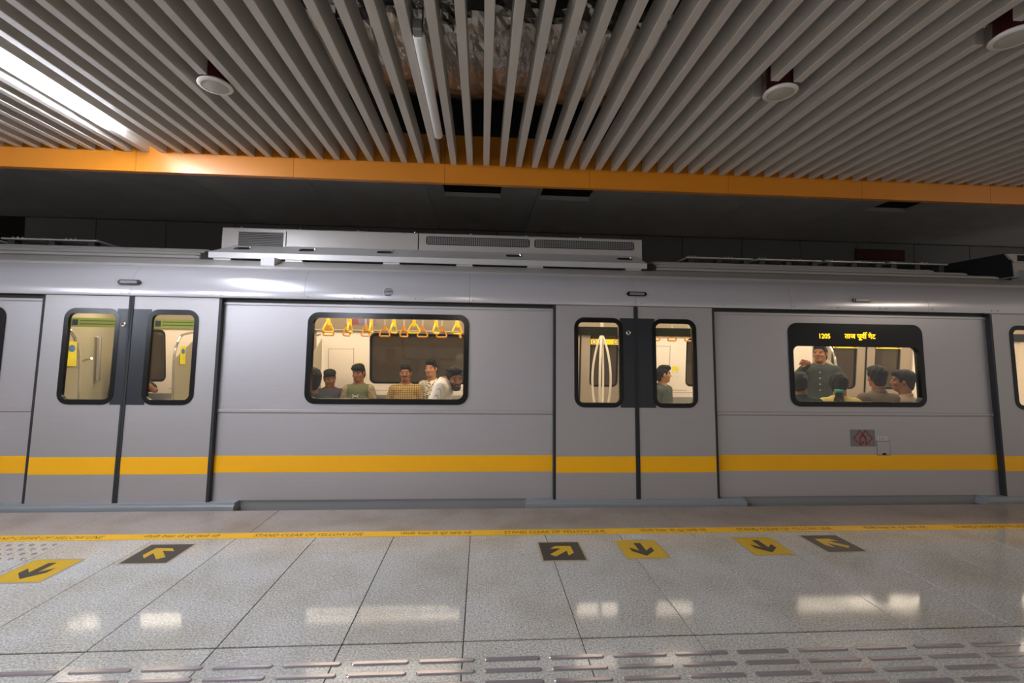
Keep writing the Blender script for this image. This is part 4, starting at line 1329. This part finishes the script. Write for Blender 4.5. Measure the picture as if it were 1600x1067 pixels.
    line = 0.75 * (hlz - q[..., 2])
    if hair == 'pony':
        line = np.where(q[..., 1] > 0.02, -1, line)
    Hf.D = np.maximum(Hf.D + tuft, line).astype(np.float32)
    V, F = Hf.mesh()
    np_mesh('hair', V, F, [hairm or M_hair], None, t)
    if hair == 'pony':
        tie = MB().lathe([(0.030, -0.022), (0.047, -0.010), (0.047, 0.010), (0.030, 0.022)], (0, 0, 0), n=14).build('hair_tie', mat('green_tie', '#2f9a76', 0.5), t, smooth=True)
        tie.matrix_parent_inverse = Matrix(); tie.location = Hd(0, 0.122, -0.085)
    # --- shirt, trousers, shoes
    sh = Field(lo, hi, h)
    trunk(sh, 0.010)
    for s in (1, -1):
        a, e, w, d = arm[s]
        if long:
            sh.cone(a, e, 0.054, 0.047, 0.03, None, 0.008); sh.cone(e, e + (w - e) * 0.9, 0.046, 0.036, 0.015, None, 0.008)
        else:
            sh.cone(a, a + (e - a) * 0.72, 0.054, 0.052, 0.03, None, 0.010)
    # neckline: open the cloth around the neck
    nb = J(0, 0.0, 0.485)
    sl, P = sh.block(nb - 0.16, nb + 0.16)
    rel = P - nb
    vv = rel @ up; rr = np.linalg.norm(rel - vv[..., None] * up, axis=-1); fwd = -(rel @ fz)
    hole = np.maximum(-(vv + 0.012 + 0.35 * np.maximum(fwd, 0)), rr - 0.068)
    sh.D[sl] = np.maximum(sh.D[sl], -hole)
    V, F = sh.mesh(); C = V[F].mean(1)
    mats = [shirt]; mi = None
    if sleeve:
        mats.append(sleeve); mi = (np.abs((C - hip) @ sx) > 0.165 * fat).astype(int)
    so = np_mesh(shirt_name, V, F, mats, mi, t)
    tr = Field(lo, hi, h)
    tr.cone(J(-0.07, 0, -0.01), J(0.07, 0, -0.01), 0.115, 0.115, 0.05, (fz, 1.1), 0.006)
    for q in range(2):
        tr.cone(hipj[q], kne[q], 0.090, 0.068, 0.03); tr.cone(kne[q], np.array(ank[q]) + (0, 0, 0.02), 0.066, 0.056, 0.02)
    V, F = tr.mesh(); np_mesh('trousers', V, F, [M_trouser], None, t)
    for q in range(2):
        f = np.array(ank[q])
        ft = Field(f - (0.08, 0.26, 0.12), f + (0.08, 0.12, 0.03), 0.012)
        ft.cone(f + (0, 0.025, -0.04), f + (0, -0.15, -0.055), 0.050, 0.040, 0.02, ((0, 0, 1.0), 1.1))
        V, F = ft.mesh(); np_mesh('shoe', V, F, [M_shoe], None, t)
    if collar:
        cf = Field(J(0, 0, 0.48) - 0.14, J(0, 0, 0.48) + 0.16, 0.0065)
        prev = None
        for q in range(15):
            a = math.radians(-60 + 300 * q / 14.0)
            p = J(0, 0.006, 0.475) + sx * math.cos(a) * 0.074 + fz * math.sin(a) * 0.072 + up * (0.018 + 0.020 * math.sin(a))
            if prev is not None:
                cf.cone(prev, p, 0.010, 0.010, 0.006); cf.cone(prev + up * 0.018, p + up * 0.018, 0.007, 0.007, 0.010)
            prev = p
        for s in (1, -1):
            p = J(0, 0.006, 0.475) + sx * s * 0.034 - fz * 0.068
            cf.cone(p + up * 0.010, p - fz * 0.036 - up * 0.048 + sx * s * 0.030, 0.013, 0.010, 0.01)
            cf.cone(p + up * 0.020 + sx * s * 0.025 + fz * 0.02, p - fz * 0.026 - up * 0.036 + sx * s * 0.045, 0.012, 0.009, 0.01)
        V, F = cf.mesh(); np_mesh('collar', V, F, [shirt], None, t)
    for q in range(buttons):
        b = J(0, 0, 0.40 - 0.095 * q)
        sl, P = sh.block(b - 0.25, b + 0.25)
        y = -0.118 * fat / 1.3 * 1.16
        o = MB().lathe([(0.0075, 0.0), (0.0075, -0.006), (0.004, -0.008)], (0, 0, 0), 'y', 10).build('button', M_label, t)
        o.matrix_parent_inverse = Matrix()
        # walk out along the front until outside the cloth
        for st in range(200):
            p = b - fz * (0.05 + 0.001 * st)
            ii = tuple(np.clip(np.round((p - sh.lo) / sh.h).astype(int), 0, np.array(sh.D.shape) - 1))
            if sh.D[ii] > 0: break
        o.location = p
    if watch:
        a, e, w, d = arm[-1]
        wd = (w - e) / np.linalg.norm(w - e); p = w - wd * 0.035
        MB().tube([p - wd * 0.009, p + wd * 0.009], 0.040, 14).build('wristwatch', M_seal, t, smooth=True).matrix_parent_inverse = Matrix()
    return t, J, so

C_navy = mat('charcoal_cotton', '#3b3840', 0.9)
C_green = mat('olive_jersey', '#5a5f3c', 0.9)
C_camo = cloth('mottled_sleeve', 'blotch', '#a08c6c', '#75694c', 60)
C_check = cloth('mustard_check', 'check', '#ad8f55', '#54442a', 32)
C_print = cloth('leaf_print', 'blotch', '#cfc6b0', '#4a4e3c', 40)
C_white = cloth('white_rib', 'stripe', '#e6dfd0', '#b9b1a0', 55)
C_dkgreen = mat('bottle_green', '#3f463a', 0.9)
C_slate = mat('dark_green_shirt', '#343c35', 0.9)
C_yellowk = mat('pale_yellow_kurta', '#d8c46a', 0.85)
C_brown = mat('taupe_shirt', '#6b5d4b', 0.9)
C_cream = mat('cream_shirt', '#a8967a', 0.9)
C_teal = mat('deep_teal_shirt', '#1f3330', 0.9)
C_black = mat('black_tee', '#202024', 0.9)

# far bench, middle window
person('young man in dark shirt looking down aside, leftmost on the rear bench of middle window', -2.18, 6.72, 1.163, 8, fat=0.92, hyaw=22, hpitch=12, hroll=-6, skin=1, shirt=C_navy, collar=False, hair='fringe')
t, J, so = person('boy in olive T-shirt with mottled sleeves and small white chest emblem', -1.765, 6.68, 1.248, -3, fat=0.92, hyaw=-10, hpitch=10, skin=1, shirt=C_green, sleeve=C_camo, long=True, collar=False, hair='fringe')
mb = MB()
stroke(mb, [(-0.040, 0.020), (-0.024, 0.003), (0.024, 0.003), (0.040, 0.020)], 0.010, -0.003, 0.0)
stroke(mb, [(-0.040, -0.020), (-0.024, -0.003), (0.024, -0.003), (0.040, -0.020)], 0.010, -0.003, 0.0)
em = mb.build('chest_emblem', M_label, t); em.matrix_parent_inverse = Matrix()
em.location = J(0, 0, 0.335) + np.array([0, -0.132, 0])
person('man in mustard checked shirt facing the window', -1.092, 6.64, 1.256, 6, hyaw=-6, hpitch=3, skin=1, shirt=C_check, hair='short', mous=True, fat=0.98)
person('young man in leaf printed shirt behind the one in white', -0.747, 6.78, 1.316, -30, fat=0.9, hyaw=12, hpitch=0, skin=2, shirt=C_print, hair='quiff')
person('person with bent bare arm and black top, mostly hidden behind the left doors', -4.87, 6.64, 1.36, 0, hyaw=-20, skin=1, shirt=C_black, long=False, collar=False, arms={1: ((0.42, -0.12, 0.33), (0.27, -0.24, 0.50), (-0.6, 0.0, 0.8))})
# near bench, seen from behind
person('bearded man in white ribbed shirt leaning and turning round to look out', -0.300, 5.02, 1.262, 84, hyaw=-56, hpitch=4, hroll=-5, lean=16, fat=0.95, neckv=(0.075, -0.03), skin=1, shirt=C_white, collar=False, hair='quiff', beard=True)
person('dark haired passenger seen from behind at the left end of the middle window', -1.81, 5.02, 1.235, 180, hyaw=20, skin=1, shirt=C_teal, hair='full', collar=False)
# behind the right leaf of the middle doors
person('man in bottle green shirt in profile behind the middle doors', 2.735, 6.70, 1.272, 40, hyaw=45, hpitch=0, skin=2, shirt=C_dkgreen, hair='quiff')
# right window
person('standing man in dark green shirt raising one hand', 4.505, 5.80, 1.605, -38, hyaw=-16, hpitch=-4, skin=0, shirt=C_slate, hair='short', stand=True, h=0.0068, buttons=4, watch=True,
       arms={-1: ((-0.29, -0.10, 0.29), (-0.125, -0.29, 0.55), (-0.75, -0.62, 0.12))})
person('passenger with black hair and teal shirt seen from behind, under the lit number', 3.650, 5.02, 1.267, 168, hyaw=-20, skin=1, shirt=C_teal, hair='short', collar=True)
person('woman in pale yellow with a ponytail and green hair tie seen from behind', 4.121, 5.02, 1.262, 170, hyaw=-28, skin=2, shirt=C_yellowk, hair='pony', collar=False, shirt_name='kurta', hairm=M_hairb)
person('man in taupe shirt with thick black hair seen from behind', 4.591, 5.02, 1.334, 175, hyaw=-10, skin=1, shirt=C_brown, hair='full', fat=1.0)
person('passenger in cream shirt in profile facing the man in taupe', 4.945, 5.06, 1.286, 205, fat=0.9, hyaw=26, hpitch=0, skin=1, shirt=C_cream, hair='full')
